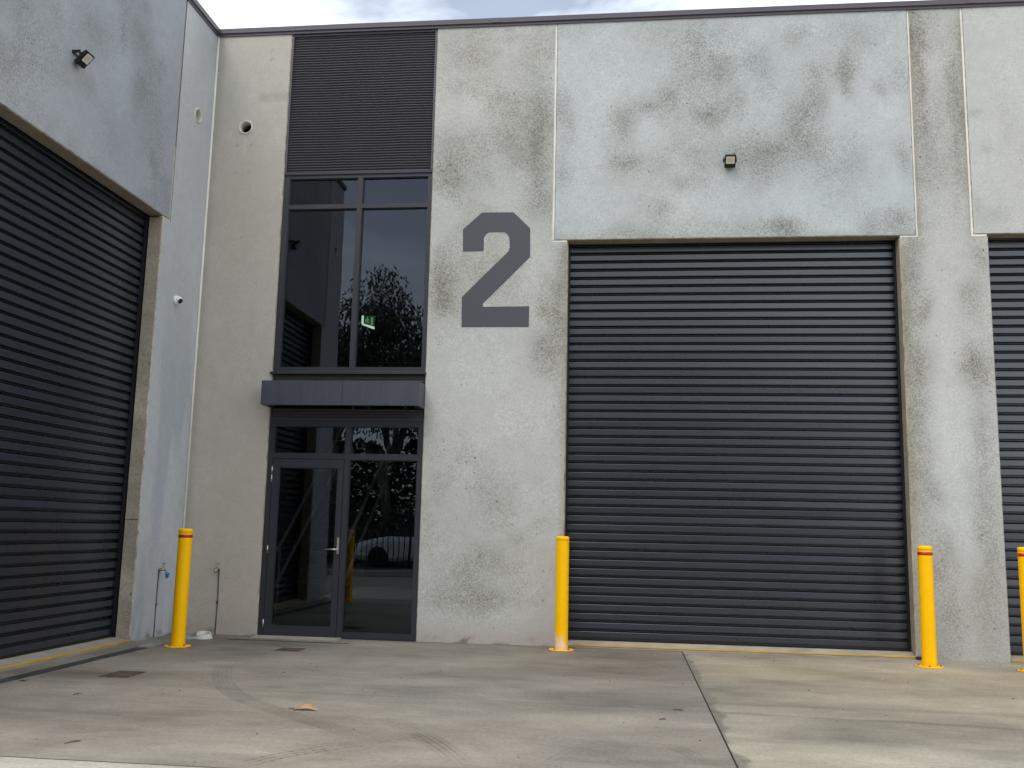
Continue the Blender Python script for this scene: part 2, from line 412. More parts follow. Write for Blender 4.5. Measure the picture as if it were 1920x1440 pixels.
def panel(mb, u0, u1, v0, v1, fn, cf, th=0.16, ch='', c=0.010, res=0.05, d0=0.0, side=WARM, holes=()):
    """a slab: coloured grid face, arrises chamfered on the listed sides, flat sides and back"""
    a0 = u0 + (c if 'L' in ch else 0); a1 = u1 - (c if 'R' in ch else 0)
    b0 = v0 + (c if 'B' in ch else 0); b1 = v1 - (c if 'T' in ch else 0)
    mb.grid(a0, a1, b0, b1, fn, cf, res, d0, holes=holes)
    cl = tuple(min(1, x * 1.35) for x in side)
    def strip(p, q, r, s_):
        n = max(1, int((Vector(p) - Vector(q)).length / 0.05)); p, q, r, s_ = (Vector(x) for x in (p, q, r, s_))
        rg = random.Random(int(p.length * 1000)); n0 = len(mb.v)
        for i in range(n + 1):
            e = rg.uniform(0.7, 1.15) if rg.random() > 0.2 else rg.uniform(0.35, 1.3)
            for x in (p.lerp(q, i / n), s_.lerp(r, i / n)): mb.v.append(tuple(x)); mb.c.append(tuple(min(0.7, y * e) for y in cl)); mb.k.append(0.3)
        for i in range(n): mb.f.append((n0 + 2 * i, n0 + 2 * i + 2, n0 + 2 * i + 3, n0 + 2 * i + 1)); mb.smooth.append(False)
    if 'L' in ch: strip(fn(a0, b0, d0), fn(a0, b1, d0), fn(u0, v1, d0 + c), fn(u0, v0, d0 + c))
    if 'R' in ch: strip(fn(a1, b1, d0), fn(a1, b0, d0), fn(u1, v0, d0 + c), fn(u1, v1, d0 + c))
    if 'B' in ch: strip(fn(a1, b0, d0), fn(a0, b0, d0), fn(u0, v0, d0 + c), fn(u1, v0, d0 + c))
    if 'T' in ch: strip(fn(a0, b1, d0), fn(a1, b1, d0), fn(u1, v1, d0 + c), fn(u0, v1, d0 + c))
    e = {k: (d0 + c if k in ch else d0) for k in 'LRBT'}
    def sidegrid(uv0, uv1, key):
        n = max(1, int(max(abs(uv1[0] - uv0[0]), abs(uv1[1] - uv0[1])) / 0.1))
        V = []; rng = random.Random(hash((round(uv0[0], 2), round(uv0[1], 2), key)) & 0xffff)
        n0 = len(mb.v)
        for i in range(n + 1):
            t = i / n; u = uv0[0] + (uv1[0] - uv0[0]) * t; v = uv0[1] + (uv1[1] - uv0[1]) * t
            for dd in (e[key], d0 + th):
                g = 0.88 + 0.24 * rng.random()
                if fn is LW and key == 'R' and (0.42 < v < 0.75 or 2.4 < v < 2.75): g *= 1.25
                mb.v.append(fn(u, v, dd)); mb.c.append(tuple(x * g for x in side)); mb.k.append(0.25 + 0.35 * rng.random())
        for i in range(n):
            b = n0 + 2 * i; mb.f.append((b, b + 1, b + 3, b + 2)); mb.smooth.append(False)
    sidegrid((u0, v0), (u0, v1), 'L'); sidegrid((u1, v0), (u1, v1), 'R')
    sidegrid((u0, v0), (u1, v0), 'B'); sidegrid((u0, v1), (u1, v1), 'T')
    mb.add([fn(u0, v0, d0 + th), fn(u1, v0, d0 + th), fn(u1, v1, d0 + th), fn(u0, v1, d0 + th)], [(0, 1, 2, 3)], side, 0.2)

# ================================================================== MAIN BUILDING
TOP = 7.45
bld = empty('warehouse_building', (0, 0.3, 0),
            'grey concrete warehouse front with a large painted 2, glass entrance and wide dark roller door', 'building')

def pinkbase(z0=0.10, amt=0.35, pink=(0.36, 0.30, 0.26)):
    p = np.array(pink)
    def f(U, V, c, k):
        t = (sstep(0.35, 0.02, V + 0.10 * (fbm(U * 5, V * 2, 91, 3) - 0.5)) * amt)[..., None]
        c = c * (1 - t) + p[None, None, :] * t
        g = sstep(0.10, 0.03, V) * sstep(0.55, 0.72, fbm(U * 9, V * 14, 93, 4))
        c = c * (1 - 0.5 * g[..., None]); k = np.clip(k - 0.4 * t[..., 0], 0.02, 2)
        return c, k
    return f

# --- end panel, warm and smooth, next to the corner
def end_fx(U, V, c, k):
    c, k = pinkbase(0.1, 0.35)(U, V, c, k)
    # a smoother rectangular patch band, four cast-in dots, a run below the pipe
    t = (sstep(6.53, 6.56, V) * sstep(6.68, 6.65, V) * sstep(-4.62, -4.58, U) * 0.14)[..., None]; c = c * (1 - t)
    p = sstep(1.8, 0.4, V)[..., None] * 0.10; c = c * (1 - p * np.array([-0.15, 0.25, 0.5]))
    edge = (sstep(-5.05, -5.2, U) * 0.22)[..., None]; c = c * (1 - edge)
    run = (np.exp(-((U + 4.755) / 0.012) ** 2) * sstep(5.75, 5.85, V) * sstep(6.12, 6.0, V) * 0.15)[..., None]; c = c * (1 + run)
    for (du, dv) in ((-4.86, 5.98), (-4.67, 5.98), (-4.85, 5.62), (-4.68, 5.62), (-4.47, 7.24), (-4.47, 7.12)):
        t = (np.exp(-(((U - du) / 0.016) ** 2 + ((V - dv) / 0.016) ** 2)) * 0.4)[..., None]; c = c * (1 - t)
    return c, k
mb = MB()
cf = panel_col(lin(182, 175, 162), 3, [], 0.05, 0.0, 0.0, (1.02, 1.0, 0.985), end_fx)
panel(mb, XL + 0.02, -4.222, 0, TOP, W, cf, 0.16, 'R', res=0.028, holes=[(-4.757, 6.212, 0.082)])
mb.build('wall_panel', CONC, bld, attr=True)

# --- panel with the number
nb = blobs_px([(943, 200, 40, 45, .35), (840, 293, 22, 40, .5), (855, 350, 35, 25, .35), (1015, 215, 22, 60, .7), (1012, 300, 16, 45, .75),
    (1010, 385, 28, 30, .6), (970, 295, 16, 25, .45), (827, 547, 16, 26, .7), (842, 575, 20, 22, .5), (1027, 580, 26, 34, .6), (1023, 662, 28, 30, .55), (830, 500, 12, 30, .4),
    (900, 520, 40, 30, .25), (940, 470, 20, 30, .25),
    (873, 1070, 30, 26, .45), (880, 1120, 34, 22, .5), (925, 1117, 26, 20, .55), (913, 1047, 26, 22, .35), (830, 1115, 26, 24, .35), (907, 930, 30, 40, .2),
    (1050, 560, 12, 90, .45), (1052, 480, 10, 40, .4), (880, 130, 40, 40, .25), (1000, 120, 30, 30, .3), (960, 250, 60, 40, .3), (850, 80, 30, 30, .3), (900, 320, 40, 30, .25),
    (930, 760, 60, 90, -.35), (860, 700, 40, 50, -.3), (990, 860, 50, 80, -.25), (900, 230, 30, 30, -.25), (1000, 520, 20, 40, -.3)], on_wall)
def num_fx(U, V, c, k):
    c, k = pinkbase(0.1, 0.65, (0.40, 0.33, 0.285))(U, V, c, k)
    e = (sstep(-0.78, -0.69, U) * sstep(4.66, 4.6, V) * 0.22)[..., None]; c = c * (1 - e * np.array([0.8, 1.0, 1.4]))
    pt = (sstep(-2.02, -2.0, U) * sstep(6.82, 6.86, V) * 0.05)[..., None]; c = c * (1 - pt * np.array([0.8, 1.0, 1.3]))
    for (x0, x1, z0) in ((-1.98, -1.78, 0.52), (-1.93, -1.76, 0.42), (-1.49, -1.40, 0.47)):
        t = (np.exp(-((V - z0 - 0.08 * (U - x0)) / 0.008) ** 2) * sstep(x0 - .01, x0 + .02, U) * sstep(x1 + .01, x1 - .02, U) * 0.55)[..., None]
        c = c * (1 - t) + np.array([0.6, 0.59, 0.55]) * t
    return c, k
cf = panel_col(lin(183, 182, 175), 13, nb, 0.075, 0.17, 0.24, (1.012, 1.0, 0.985), num_fx)
mb = MB()
panel(mb, -2.348, -0.872, 4.662, TOP, W, cf, 0.16, 'L', res=0.03)
panel(mb, -2.348, -0.681, 0, 4.662, W, cf, 0.16, 'LR', res=0.03)
mb.build('wall_panel', CONC, bld, attr=True)

# --- lintel panel over the roller door
lb = blobs_px([(1167, 230, 26, 34, .8), (1175, 303, 30, 14, .55), (1213, 200, 16, 10, .6), (1253, 187, 18, 24, .65), (1327, 217, 26, 22, .75), (1353, 133, 22, 24, .8),
    (1287, 140, 26, 24, .6), (1240, 55, 40, 22, .3), (1407, 285, 36, 26, .7), (1237, 393, 24, 20, .55), (1280, 343, 16, 14, .5), (1377, 190, 20, 20, .55), (1193, 433, 40, 12, .5),
    (1053, 233, 14, 40, .4), (1060, 310, 16, 30, .35), (1587, 145, 13, 32, 1.0), (1533, 143, 26, 28, .6), (1487, 67, 28, 18, .5), (1500, 228, 24, 34, .7), (1460, 283, 30, 28, .65),
    (1523, 277, 26, 26, .55), (1590, 290, 24, 40, .35), (1697, 300, 14, 30, .6), (1650, 168, 12, 12, .6), (1530, 197, 26, 20, .5), (1687, 150, 16, 40, .4), (1640, 417, 26, 18, .6),
    (1473, 430, 34, 14, .75), (1690, 412, 18, 20, .6), (1430, 330, 26, 26, .45), (1390, 420, 40, 14, .35), (1300, 90, 40, 24, .35), (1420, 120, 24, 30, .5), (1360, 60, 40, 24, .3),
    (1330, 290, 30, 30, .35), (1560, 360, 30, 30, .2), (1240, 300, 26, 30, .3), (1130, 330, 20, 20, .2), (1060, 400, 20, 20, .3), (1600, 60, 40, 24, .35),
    (1120, 160, 40, 60, -.3), (1100, 280, 30, 70, -.4), (1080, 400, 30, 30, -.4), (1667, 207, 22, 26, -.5), (1490, 377, 40, 22, -.55), (1673, 345, 22, 30, -.4), (1310, 380, 40, 24, -.3),
    (1570, 200, 20, 30, -.3), (1420, 60, 30, 20, -.2), (1220, 250, 22, 26, -.3), (1550, 420, 30, 12, -.3)], on_wall)
def lint_fx(U, V, c, k):
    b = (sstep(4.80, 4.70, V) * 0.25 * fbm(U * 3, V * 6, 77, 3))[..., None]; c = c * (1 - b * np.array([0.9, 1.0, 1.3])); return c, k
cf = panel_col(lin(180, 183, 180), 23, lb, 0.07, 0.14, 0.28, (1.015, 1.0, 0.985), lint_fx)
mb = MB(); panel(mb, -0.846, 3.281, 4.685, TOP, W, cf, 0.17, 'LRB', res=0.03)
mb.build('lintel_panel', CONC, bld, attr=True)

# --- pier between the roller doors
pb = blobs_px([(1714, 60, 14, 80, .75), (1722, 150, 10, 60, .5), (1795, 120, 14, 90, .4), (1800, 250, 12, 120, .55), (1730, 270, 14, 60, .45), (1755, 230, 40, 60, .35), (1760, 330, 40, 30, .35),
    (1705, 500, 16, 60, .75), (1702, 640, 16, 70, .65), (1730, 590, 14, 20, .5), (1742, 580, 10, 14, .5), (1725, 700, 18, 40, .5), (1720, 800, 16, 60, .45), (1818, 560, 24, 30, .55), (1835, 690, 26, 34, .85),
    (1838, 480, 14, 30, .55), (1840, 800, 20, 50, .45), (1850, 1000, 20, 120, .55), (1720, 960, 20, 60, .4), (1770, 1030, 24, 40, .5), (1730, 1100, 30, 60, .35), (1800, 1150, 40, 60, .3), (1740, 900, 20, 30, .3),
    (1772, 560, 20, 60, -.5), (1778, 700, 22, 90, -.75), (1785, 850, 22, 100, -.7), (1805, 1000, 14, 100, -.35), (1830, 760, 20, 40, -.2), (1770, 470, 30, 30, -.2), (1815, 1190, 10, 40, -.4)], on_wall)
def pier_fx(U, V, c, k):
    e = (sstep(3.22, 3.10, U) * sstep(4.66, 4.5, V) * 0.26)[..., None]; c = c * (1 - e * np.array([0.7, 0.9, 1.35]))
    e = (sstep(1.6, 0.2, V) * 0.14)[..., None]; c = c * (1 - e)
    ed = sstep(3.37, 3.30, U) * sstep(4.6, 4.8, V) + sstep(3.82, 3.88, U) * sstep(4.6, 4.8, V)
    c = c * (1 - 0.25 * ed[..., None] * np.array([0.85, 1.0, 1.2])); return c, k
cf = panel_col(lin(181, 180, 173), 33, pb, 0.07, 0.15, 0.26, (1.015, 1.0, 0.985), pier_fx)
mb = MB()
panel(mb, 3.300, 3.876, 4.668, TOP, W, cf, 0.16, '', res=0.03)
panel(mb, 3.092, 4.055, 0, 4.668, W, cf, 0.16, 'LR', res=0.03)
mb.build('pier', CONC, bld, attr=True)

# --- smoother lintel panel to the right and the next pier (runs out of the picture)
rb = blobs_px([(1848, 284, 8, 8, .4), (1830, 211, 14, 3, .6), (1865, 400, 30, 20, .3), (1860, 330, 40, 40, -.2), (1885, 230, 14, 60, .15), (1826, 375, 8, 20, .4)], on_wall)
cf = panel_col(lin(184, 183, 177), 43, rb, 0.06, 0.0, 0.10, (1.01, 1.0, 0.985))
mb = MB(); panel(mb, 3.899, 7.99, 4.690, TOP, W, cf, 0.17, 'LRB', res=0.05)
mb.build('lintel_panel', CONC, bld, attr=True)
cf = panel_col(lin(176, 175, 168), 53, [], 0.06, 0.3, 0.34)
mb = MB(); panel(mb, 8.01, 9.6, 4.668, TOP, W, cf, 0.16, '', res=0.06); panel(mb, 7.82, 9.6, 0, 4.668, W, cf, 0.16, 'L', res=0.06)
mb.build('wall_panel', CONC, bld, attr=True)

# --- sealant in the joints (each run its own piece)
def seal_run(poly, fn, parent, d=0.006, d1=0.05):
    s = MB()
    for (u0, u1, v0, v1) in poly: s.prism([(u0, v0), (u1, v0), (u1, v1), (u0, v1)], fn, d, d1)
    return s.build('joint_sealant', SEAL, parent)
seal_run([(-0.8715, -0.8465, 4.688, TOP), (-0.8715, -0.694, 4.664, 4.6835)], W, bld)
seal_run([(3.2815, 3.2995, 4.6855, TOP), (3.103, 3.305, 4.669, 4.684)], W, bld)
seal_run([(3.877, 3.8985, 4.6905, TOP), (3.862, 4.043, 4.669, 4.688)], W, bld)
s = MB(); s.tube([(XL + 0.012, -0.004, 0.0), (XL + 0.012, -0.004, TOP)], 0.014, 8); s.build('corner_sealant', SEAL, bld)

# --- capping along the parapet
def capping(fn, u0, u1, parent, up=0.0):
    prof = [(0.0, 7.442), (-0.016, 7.442), (-0.016, 7.472), (-0.036, 7.476), (-0.038, 7.536), (-0.030, 7.541), (0.20, 7.532), (0.20, 7.442)]
    s = MB(); n = len(prof)
    us = [u0 + (u1 - u0) * i / 8 for i in range(9)]
    V = []
    for i, u in enumerate(us):
        for d, v in prof: V.append(fn(u, v + up + 0.003 * math.sin(i * 2.1), d))
    F = [(i * n + k, i * n + (k + 1) % n, (i + 1) * n + (k + 1) % n, (i + 1) * n + k) for i in range(8) for k in range(n)]
    F += [tuple(range(n)), tuple(range(8 * n, 9 * n))]
    s.add(V, F)
    for u in us[2:-1:3]:     # lapped joints
        s.prism([(u - 0.05, 7.4775 + up), (u + 0.05, 7.4775 + up), (u + 0.05, 7.535 + up), (u - 0.05, 7.535 + up)], fn, -0.0405, -0.036)
    return s.build('parapet_capping', COPING, parent, recalc=True)
capping(W, XL - 0.12, 9.6, bld)

# --- corrugated cladding
def corrugated(u0, u1, v0, v1, pitch, amp, d, fn, step=8):
    s = MB(); n = int((v1 - v0) / pitch * step); V = []
    us = [u0 + (u1 - u0) * i / 10 for i in range(11)]
    for i in range(n + 1):
        v = v0 + (v1 - v0) * i / n
        ph = 2 * pi * (v - v0) / pitch
        w = math.sin(ph); w = math.copysign(abs(w) ** 0.75, w)
        for k, u in enumerate(us):
            V.append(fn(u, v + 0.0015 * math.sin(k * 1.7 + 0.3), d - amp * w + 0.001 * math.sin(k * 2.3 + i * 0.05)))
    m = len(us)
    F = [(i * m + k, i * m + k + 1, (i + 1) * m + k + 1, (i + 1) * m + k) for i in range(n) for k in range(m - 1)]
    s.add(V, F, smooth=True); return s
def trims(s, boxes):
    for b in boxes: s.box(*b)
s = corrugated(-4.196, -2.372, 5.606, 7.415, 0.0337, 0.0125, 0.035, W)
trims(s, [(-4.219, -4.1965, 0.006, 0.06, 5.606, 7.441), (-2.3715, -2.351, 0.006, 0.06, 5.606, 7.441), (-4.196, -2.372, 0.012, 0.06, 7.416, 7.441)])
s.build('cladding_panel', CLAD, bld)
s = corrugated(-4.205, -2.362, 2.945, 3.062, 0.0337, 0.0085, 0.035, W); s.build('cladding_panel', CLAD, bld)
s = corrugated(-4.205, -2.362, 2.535, 2.66, 0.0337, 0.0085, 0.035, W); trims(s, [(-4.22, -2.35, 0.010, 0.06, 2.520, 2.5345)]); s.build('cladding_panel', CLAD, bld)

# --- window over the canopy
FD0, FD1 = 0.020, 0.11
def frame_bar(s, u0, u1, v0, v1, d0=FD0, d1=FD1): s.box(u0, u1, d0, d1, v0, v1)
win = MB()
frame_bar(win, -4.219, -4.149, 3.096, 5.570); frame_bar(win, -2.398, -2.351, 3.096, 5.570)
frame_bar(win, -4.149, -2.398, 5.526, 5.570); frame_bar(win, -4.149, -2.398, 3.096, 3.151)
frame_bar(win, -3.278, -3.217, 3.151, 5.526, FD0 - 0.002)
frame_bar(win, -4.149, -3.278, 5.135, 5.188); frame_bar(win, -3.217, -2.398, 5.135, 5.188)
win.box(-4.221, -2.349, 0.004, 0.10, 5.5705, 5.6045)                  # head flashing
win.box(-4.245, -2.335, -0.022, 0.10, 3.066, 3.0955, bev=0.003)        # sill flashing
panes = [(-4.149, -3.278, 5.188, 5.526), (-3.217, -2.398, 5.188, 5.526), (-4.149, -3.278, 3.151, 5.135), (-3.217, -2.398, 3.151, 5.135)]
for (a, b, c, d) in panes:                                            # glazing beads
    t = 0.008
    for q in ((a, a + t, c, d), (b - t, b, c, d), (a + t, b - t, c, c + t), (a + t, b - t, d - t, d)): win.box(q[0], q[1], 0.034, 0.06, q[2], q[3])
wo = win.build('window', ALU, bld)
def pane(u0, u1, v0, v1, d, parent, tilt=0.0):
    s = MB(); t = tilt
    s.add([(u0, d, v0), (u1, d + t, v0), (u1, d + t * 0.4, v1), (u0, d - t * 0.6, v1)], [(0, 1, 2, 3)])
    return s.build('glass_pane', GLASS, parent)
for i, q in enumerate(panes): pane(*q, 0.062, wo, (0.003, -0.002, 0.002, -0.003)[i])

# --- entrance: frame with fixed lights, door leaf
ent = MB()
frame_bar(ent, -4.221, -4.158, 0.002, 2.519); frame_bar(ent, -2.408, -2.352, 0.002, 2.519)
frame_bar(ent, -4.158, -2.408, 2.442, 2.519)
frame_bar(ent, -3.282, -3.221, 0.002, 2.442, FD0 - 0.002)
frame_bar(ent, -4.158, -3.282, 2.056, 2.116); frame_bar(ent, -3.221, -2.408, 2.050, 2.116)
frame_bar(ent, -3.221, -2.408, 0.002, 0.066)
ep = [(-4.158, -3.282, 2.116, 2.442), (-3.221, -2.408, 2.116, 2.442), (-3.221, -2.408, 0.066, 2.050)]
for (a, b, c, d) in ep:
    t = 0.008
    for q in ((a, a + t, c, d), (b - t, b, c, d), (a + t, b - t, c, c + t), (a + t, b - t, d - t, d)): ent.box(q[0], q[1], 0.034, 0.06, q[2], q[3])
eo = ent.build('entrance_frame', ALU, bld)
for i, q in enumerate(ep): pane(*q, 0.062, eo, (0.002, -0.002, 0.002)[i])
lf = MB(); L0, L1, B0, B1 = -4.152, -3.288, 0.012, 2.050; d0, d1 = 0.016, 0.062
lf.box(L0, -4.073, d0, d1, B0, B1); lf.box(-3.354, L1, d0, d1, B0, B1); lf.box(-4.073, -3.354, d0, d1, 1.950, B1); lf.box(-4.073, -3.354, d0, d1, B0, 0.118)
a, b, c, d = -4.073, -3.354, 0.118, 1.950; t = 0.010
for q in ((a, a + t, c, d), (b - t, b, c, d), (a + t, b - t, c, c + t), (a + t, b - t, d - t, d)): lf.box(q[0], q[1], 0.028, 0.05, q[2], q[3])
leaf = lf.build('entrance_door', ALU, bld)
pane(a, b, c, d, 0.045, leaf, 0.002)
h = MB(); h.box(-3.325, -3.297, 0.006, 0.016, 0.955, 1.140, bev=0.003)
h.tube([(-3.311, 0.008, 1.008), (-3.311, -0.045, 1.008)], 0.011, 12); h.tube([(-3.311, -0.045, 1.008), (-3.33, -0.052, 1.008), (-3.435, -0.052, 1.006)], 0.010, 12)
h.tube([(-3.311, 0.007, 1.09), (-3.311, -0.002, 1.09)], 0.009, 12)
h.build('handle', STEEL, leaf)
for (z0, z1) in ((1.775, 1.865), (1.875, 1.965), (0.945, 1.035), (0.10, 0.19)):
    h = MB(); h.tube([(-4.155, 0.008, z0), (-4.155, 0.008, z1)], 0.008, 10); h.build('hinge', STEEL, leaf)

# --- canopy hood over the entrance
s = MB()
cx0, cx1, cy, cz0, cz1 = -4.222, -2.345, -0.312, 2.655, 2.940; t = 0.012
s.box(cx0, -3.2515, cy, cy + t, cz0, cz1); s.box(-3.2485, cx1, cy, cy + t, cz0, cz1)
s.box(-3.30, -3.20, cy + 0.0125, cy + 0.016, cz0 + 0.01, cz1 - 0.01)
s.box(cx0, cx0 + t, cy + t, 0.004, cz0, cz1); s.box(cx1 - t, cx1, cy + t, 0.004, cz0, cz1)
s.box(cx0 + t, cx1 - t, cy + t, 0.03, cz1 - t, cz1 - 0.001)
s.box(cx0 + t, cx1 - t, cy + t, cy + 0.05, cz0, cz0 + t); s.box(cx0 + t, cx0 + 0.05, cy + 0.05, 0.004, cz0, cz0 + t); s.box(cx1 - 0.05, cx1 - t, cy + 0.05, 0.004, cz0, cz0 + t)
s.box(cx0 + 0.03, cx1 - 0.03, cy + 0.03, 0.03, cz0 + 0.05, cz0 + 0.055)
s.build('canopy', CANOPY, bld)

# --- painted number
two = [(868, 430), (904, 398.5), (963, 398.0), (994.3, 428.5), (994, 482), (905.5, 569.5), (906, 575.2), (992.3, 574.2), (991.5, 613.2), (865.3, 613.5), (866, 557),
       (953.5, 471), (955.6, 464), (955.2, 447), (952, 440), (945.5, 435.3), (918, 435.6), (911.5, 439.5), (907.4, 446), (907, 471), (868, 471.8)]
tw = [on_wall(x, y) for x, y in two]
s = MB(); s.prism(tw, W, -0.0025, 0.004); no = s.build('painted_number', NUMP, bld, recalc=True)

# --- roller doors
SH_BASE = np.array(lin(32, 37, 46))
def roller(u0, u1, v0, v1, d, fn, parent, seed=1, label=None):
    rng = random.Random(seed)
    prof = [(0.000, 0.0012), (0.0015, 0.0), (0.0575, 0.0), (0.0600, 0.0015), (0.0625, 0.0055), (0.0650, 0.0110), (0.0655, 0.0440), (0.0735, 0.0460), (0.0742, 0.0110), (0.0752, 0.0062), (0.0772, 0.0054),
            (0.0800, 0.0085), (0.0830, 0.0150), (0.0836, 0.0460), (0.0955, 0.0460), (0.0962, 0.0050)]
    us = np.linspace(u0, u1, 15)
    s = MB(); pitch = 0.1; n = int((v1 - v0) / pitch) + 1
    V = []; cols = []
    for i in range(n):
        tilt = rng.uniform(-0.0016, 0.0016) + (0.0022 if i % 2 else -0.0022) * (1.0 if i < 16 else 0.3); g = 1 + rng.uniform(-0.10, 0.10)
        bow = [rng.uniform(-0.0002, 0.0002) for _ in us]
        dirt = 1 + 0.25 * max(0, 1 - i / 5.0)
        for (z, dd) in prof:
            v = min(v0 + i * pitch + z, v1)
            for k, u in enumerate(us):
                V.append(fn(float(u), v + 0.0010 * math.sin(u * 1.3), d + dd + tilt * (z / 0.1 - 0.4) + bow[k])); cols.append(tuple(SH_BASE * g * dirt))
    m = len(us); rows = n * len(prof)
    F = [(r * m + k, r * m + k + 1, (r + 1) * m + k + 1, (r + 1) * m + k) for r in range(rows - 1) for k in range(m - 1)]
    s.add(V, F); s.c = cols
    o = s.build('roller_door', SHUT, parent, attr=True)
    b = MB(); b.prism([(u0, v0 - 0.028), (u1, v0 - 0.028), (u1, v0 - 0.001), (u0, v0 - 0.001)], fn, d - 0.004, d + 0.03); b.build('bottom_rail', BLACK, o)
    for (a, c) in ((u0 + 0.008, u0 + 0.060), (u1 - 0.060, u1 - 0.008)):
        g = MB(); g.prism([(a, 0.03), (c, 0.03), (c, v1), (a, v1)], fn, d - 0.030, d - 0.003); g.build('guide_rail', BLACK, o)
    return o
roller(-0.72, 3.13, 0.095, 4.82, 0.215, W, bld, 4)
roller(4.02, 7.86, 0.095, 4.82, 0.215, W, bld, 9)

# --- thresholds of the roller doors with a yellow nosing
THR = mat_attr('threshold_concrete', 0.85, 0.3, 0.14, 0.3)
NOSE = mat_paint('yellow_nosing', lin(205, 160, 40), 0.6, 0.2, 0.1, dust=0.5, dustcol=(0.36, 0.30, 0.2))
def threshold(u0, u1, fn, parent, d_y=0.0):
    n = 24; s = MB(); prof = [(d_y, 0.0), (d_y + 0.003, 0.022), (d_y + 0.03, 0.030), (0.16, 0.056), (0.5, 0.062)]
    V = []; cl = []
    for i in range(n + 1):
        u = u0 + (u1 - u0) * i / n
        for (d, z) in prof: V.append(fn(u, z, d)); g = random.uniform(0.85, 1.1); cl.append(tuple(x * g for x in lin(160, 150, 134)))
    m = len(prof); F = [(i * m + k, (i + 1) * m + k, (i + 1) * m + k + 1, i * m + k + 1) for i in range(n) for k in range(m - 1)]
    s.add(V, F); s.c = cl; o = s.build('threshold', THR, parent, attr=True)
    y = MB(); y.prism([(u0, 0.019), (u1, 0.019), (u1, 0.034), (u0, 0.034)], fn, d_y - 0.004, d_y + 0.014); y.build('nosing', NOSE, o)
    return o
threshold(-0.682, 3.094, W, bld, 0.0)
threshold(4.056, 7.82, W, bld, 0.0)
s = MB(); s.box(3.085, 3.145, -0.035, 0.0, 0.004, 0.035, bev=0.008); s.build('door_stop', BLACK, bld)
s = MB(); s.prism([(-4.222, 0.0), (-3.22, 0.0), (-3.22, 0.010), (-4.222, 0.010)], W, -0.20, 0.02); so = s.build('door_sill', THR, bld, attr=True)
a = so.data.attributes['col']; a.data.foreach_set('color', np.tile(np.array([*lin(160, 154, 140), 1], np.float32), len(so.data.vertices)))

# --- pipe stub through the wall
def pipe_stub(fn, u, v, parent, r=0.088):
    s = MB(); n = 28; prof = [(r * 0.80, 0.16), (r * 0.80, -0.004), (r * 0.86, -0.012), (r * 1.0, -0.012), (r * 1.06, -0.004), (r * 1.08, 0.004)]
    V = [fn(u + rr * math.cos(2 * pi * k / n), v + rr * math.sin(2 * pi * k / n), d) for (rr, d) in prof for k in range(n)]
    m = len(prof); F = [(i * n + k, i * n + (k + 1) % n, (i + 1) * n + (k + 1) % n, (i + 1) * n + k) for i in range(m - 1) for k in range(n)]
    F.append(tuple(range(n))); s.add(V, F, smooth=True); return s.build('vent_pipe', PVC, parent)
pipe_stub(W, -4.757, 6.212, bld)

# --- rooms behind the glass
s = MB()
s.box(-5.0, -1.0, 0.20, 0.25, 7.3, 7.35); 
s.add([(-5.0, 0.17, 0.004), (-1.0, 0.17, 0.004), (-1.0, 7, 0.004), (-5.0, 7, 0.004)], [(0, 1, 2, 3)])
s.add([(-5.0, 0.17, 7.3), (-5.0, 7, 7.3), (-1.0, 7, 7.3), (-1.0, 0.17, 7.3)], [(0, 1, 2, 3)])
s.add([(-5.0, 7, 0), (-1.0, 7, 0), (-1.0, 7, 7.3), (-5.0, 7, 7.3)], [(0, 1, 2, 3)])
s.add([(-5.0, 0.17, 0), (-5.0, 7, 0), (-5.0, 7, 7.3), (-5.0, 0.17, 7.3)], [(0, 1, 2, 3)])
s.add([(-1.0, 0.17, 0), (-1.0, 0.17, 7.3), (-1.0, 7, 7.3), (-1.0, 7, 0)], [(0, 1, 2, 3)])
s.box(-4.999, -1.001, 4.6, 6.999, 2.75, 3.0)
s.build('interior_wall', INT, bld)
# back of the building and roof so nothing shines through
s = MB(); s.box(XL + 0.2, 9.6, 0.22, 8.0, 7.36, 7.42); s.build('roof', DARK, bld)
for q in ((XL, 9.6, 8.0, 8.2, 0, 7.3), (XL - 0.2, XL - 0.02, 0.16, 8.0, 0, 7.35), (9.42, 9.6, 0.17, 8.0, 0.0, 7.35)):
    s = MB(); s.box(*q); s.build('unseen_rear_wall', DARK, bld)

# ================================================================== LEFT WING
wing = empty('warehouse_building', (XL - 0.3, -2.8, 0),
             'bluish grey concrete side building at the left with its own dark roller door', 'building')
lb = blobs_px([(60, 40, 60, 40, .3), (180, 65, 26, 30, .5), (260, 60, 24, 40, .55), (280, 180, 22, 60, .45), (110, 140, 60, 30, .25), (40, 120, 40, 30, .25), (60, 210, 40, 30, .25), (290, 290, 16, 40, .3), (200, 250, 30, 40, .2),
    (310, 70, 20, 60, -.25), (150, 200, 40, 40, -.2), (230, 150, 30, 40, -.2), (20, 60, 30, 30, -.2)], on_left)
cf = panel_col(lin(162, 165, 168), 63, lb, 0.08, 0.22, 0.10, (1.012, 1.0, 0.99), aniso=(1.0, 0.45))
mb = MB(); panel(mb, 0.890, 4.89, 4.715, TOP, LW, cf, 0.17, 'LRB', res=0.045)
mb.build('lintel_panel', CONC, wing, attr=True)
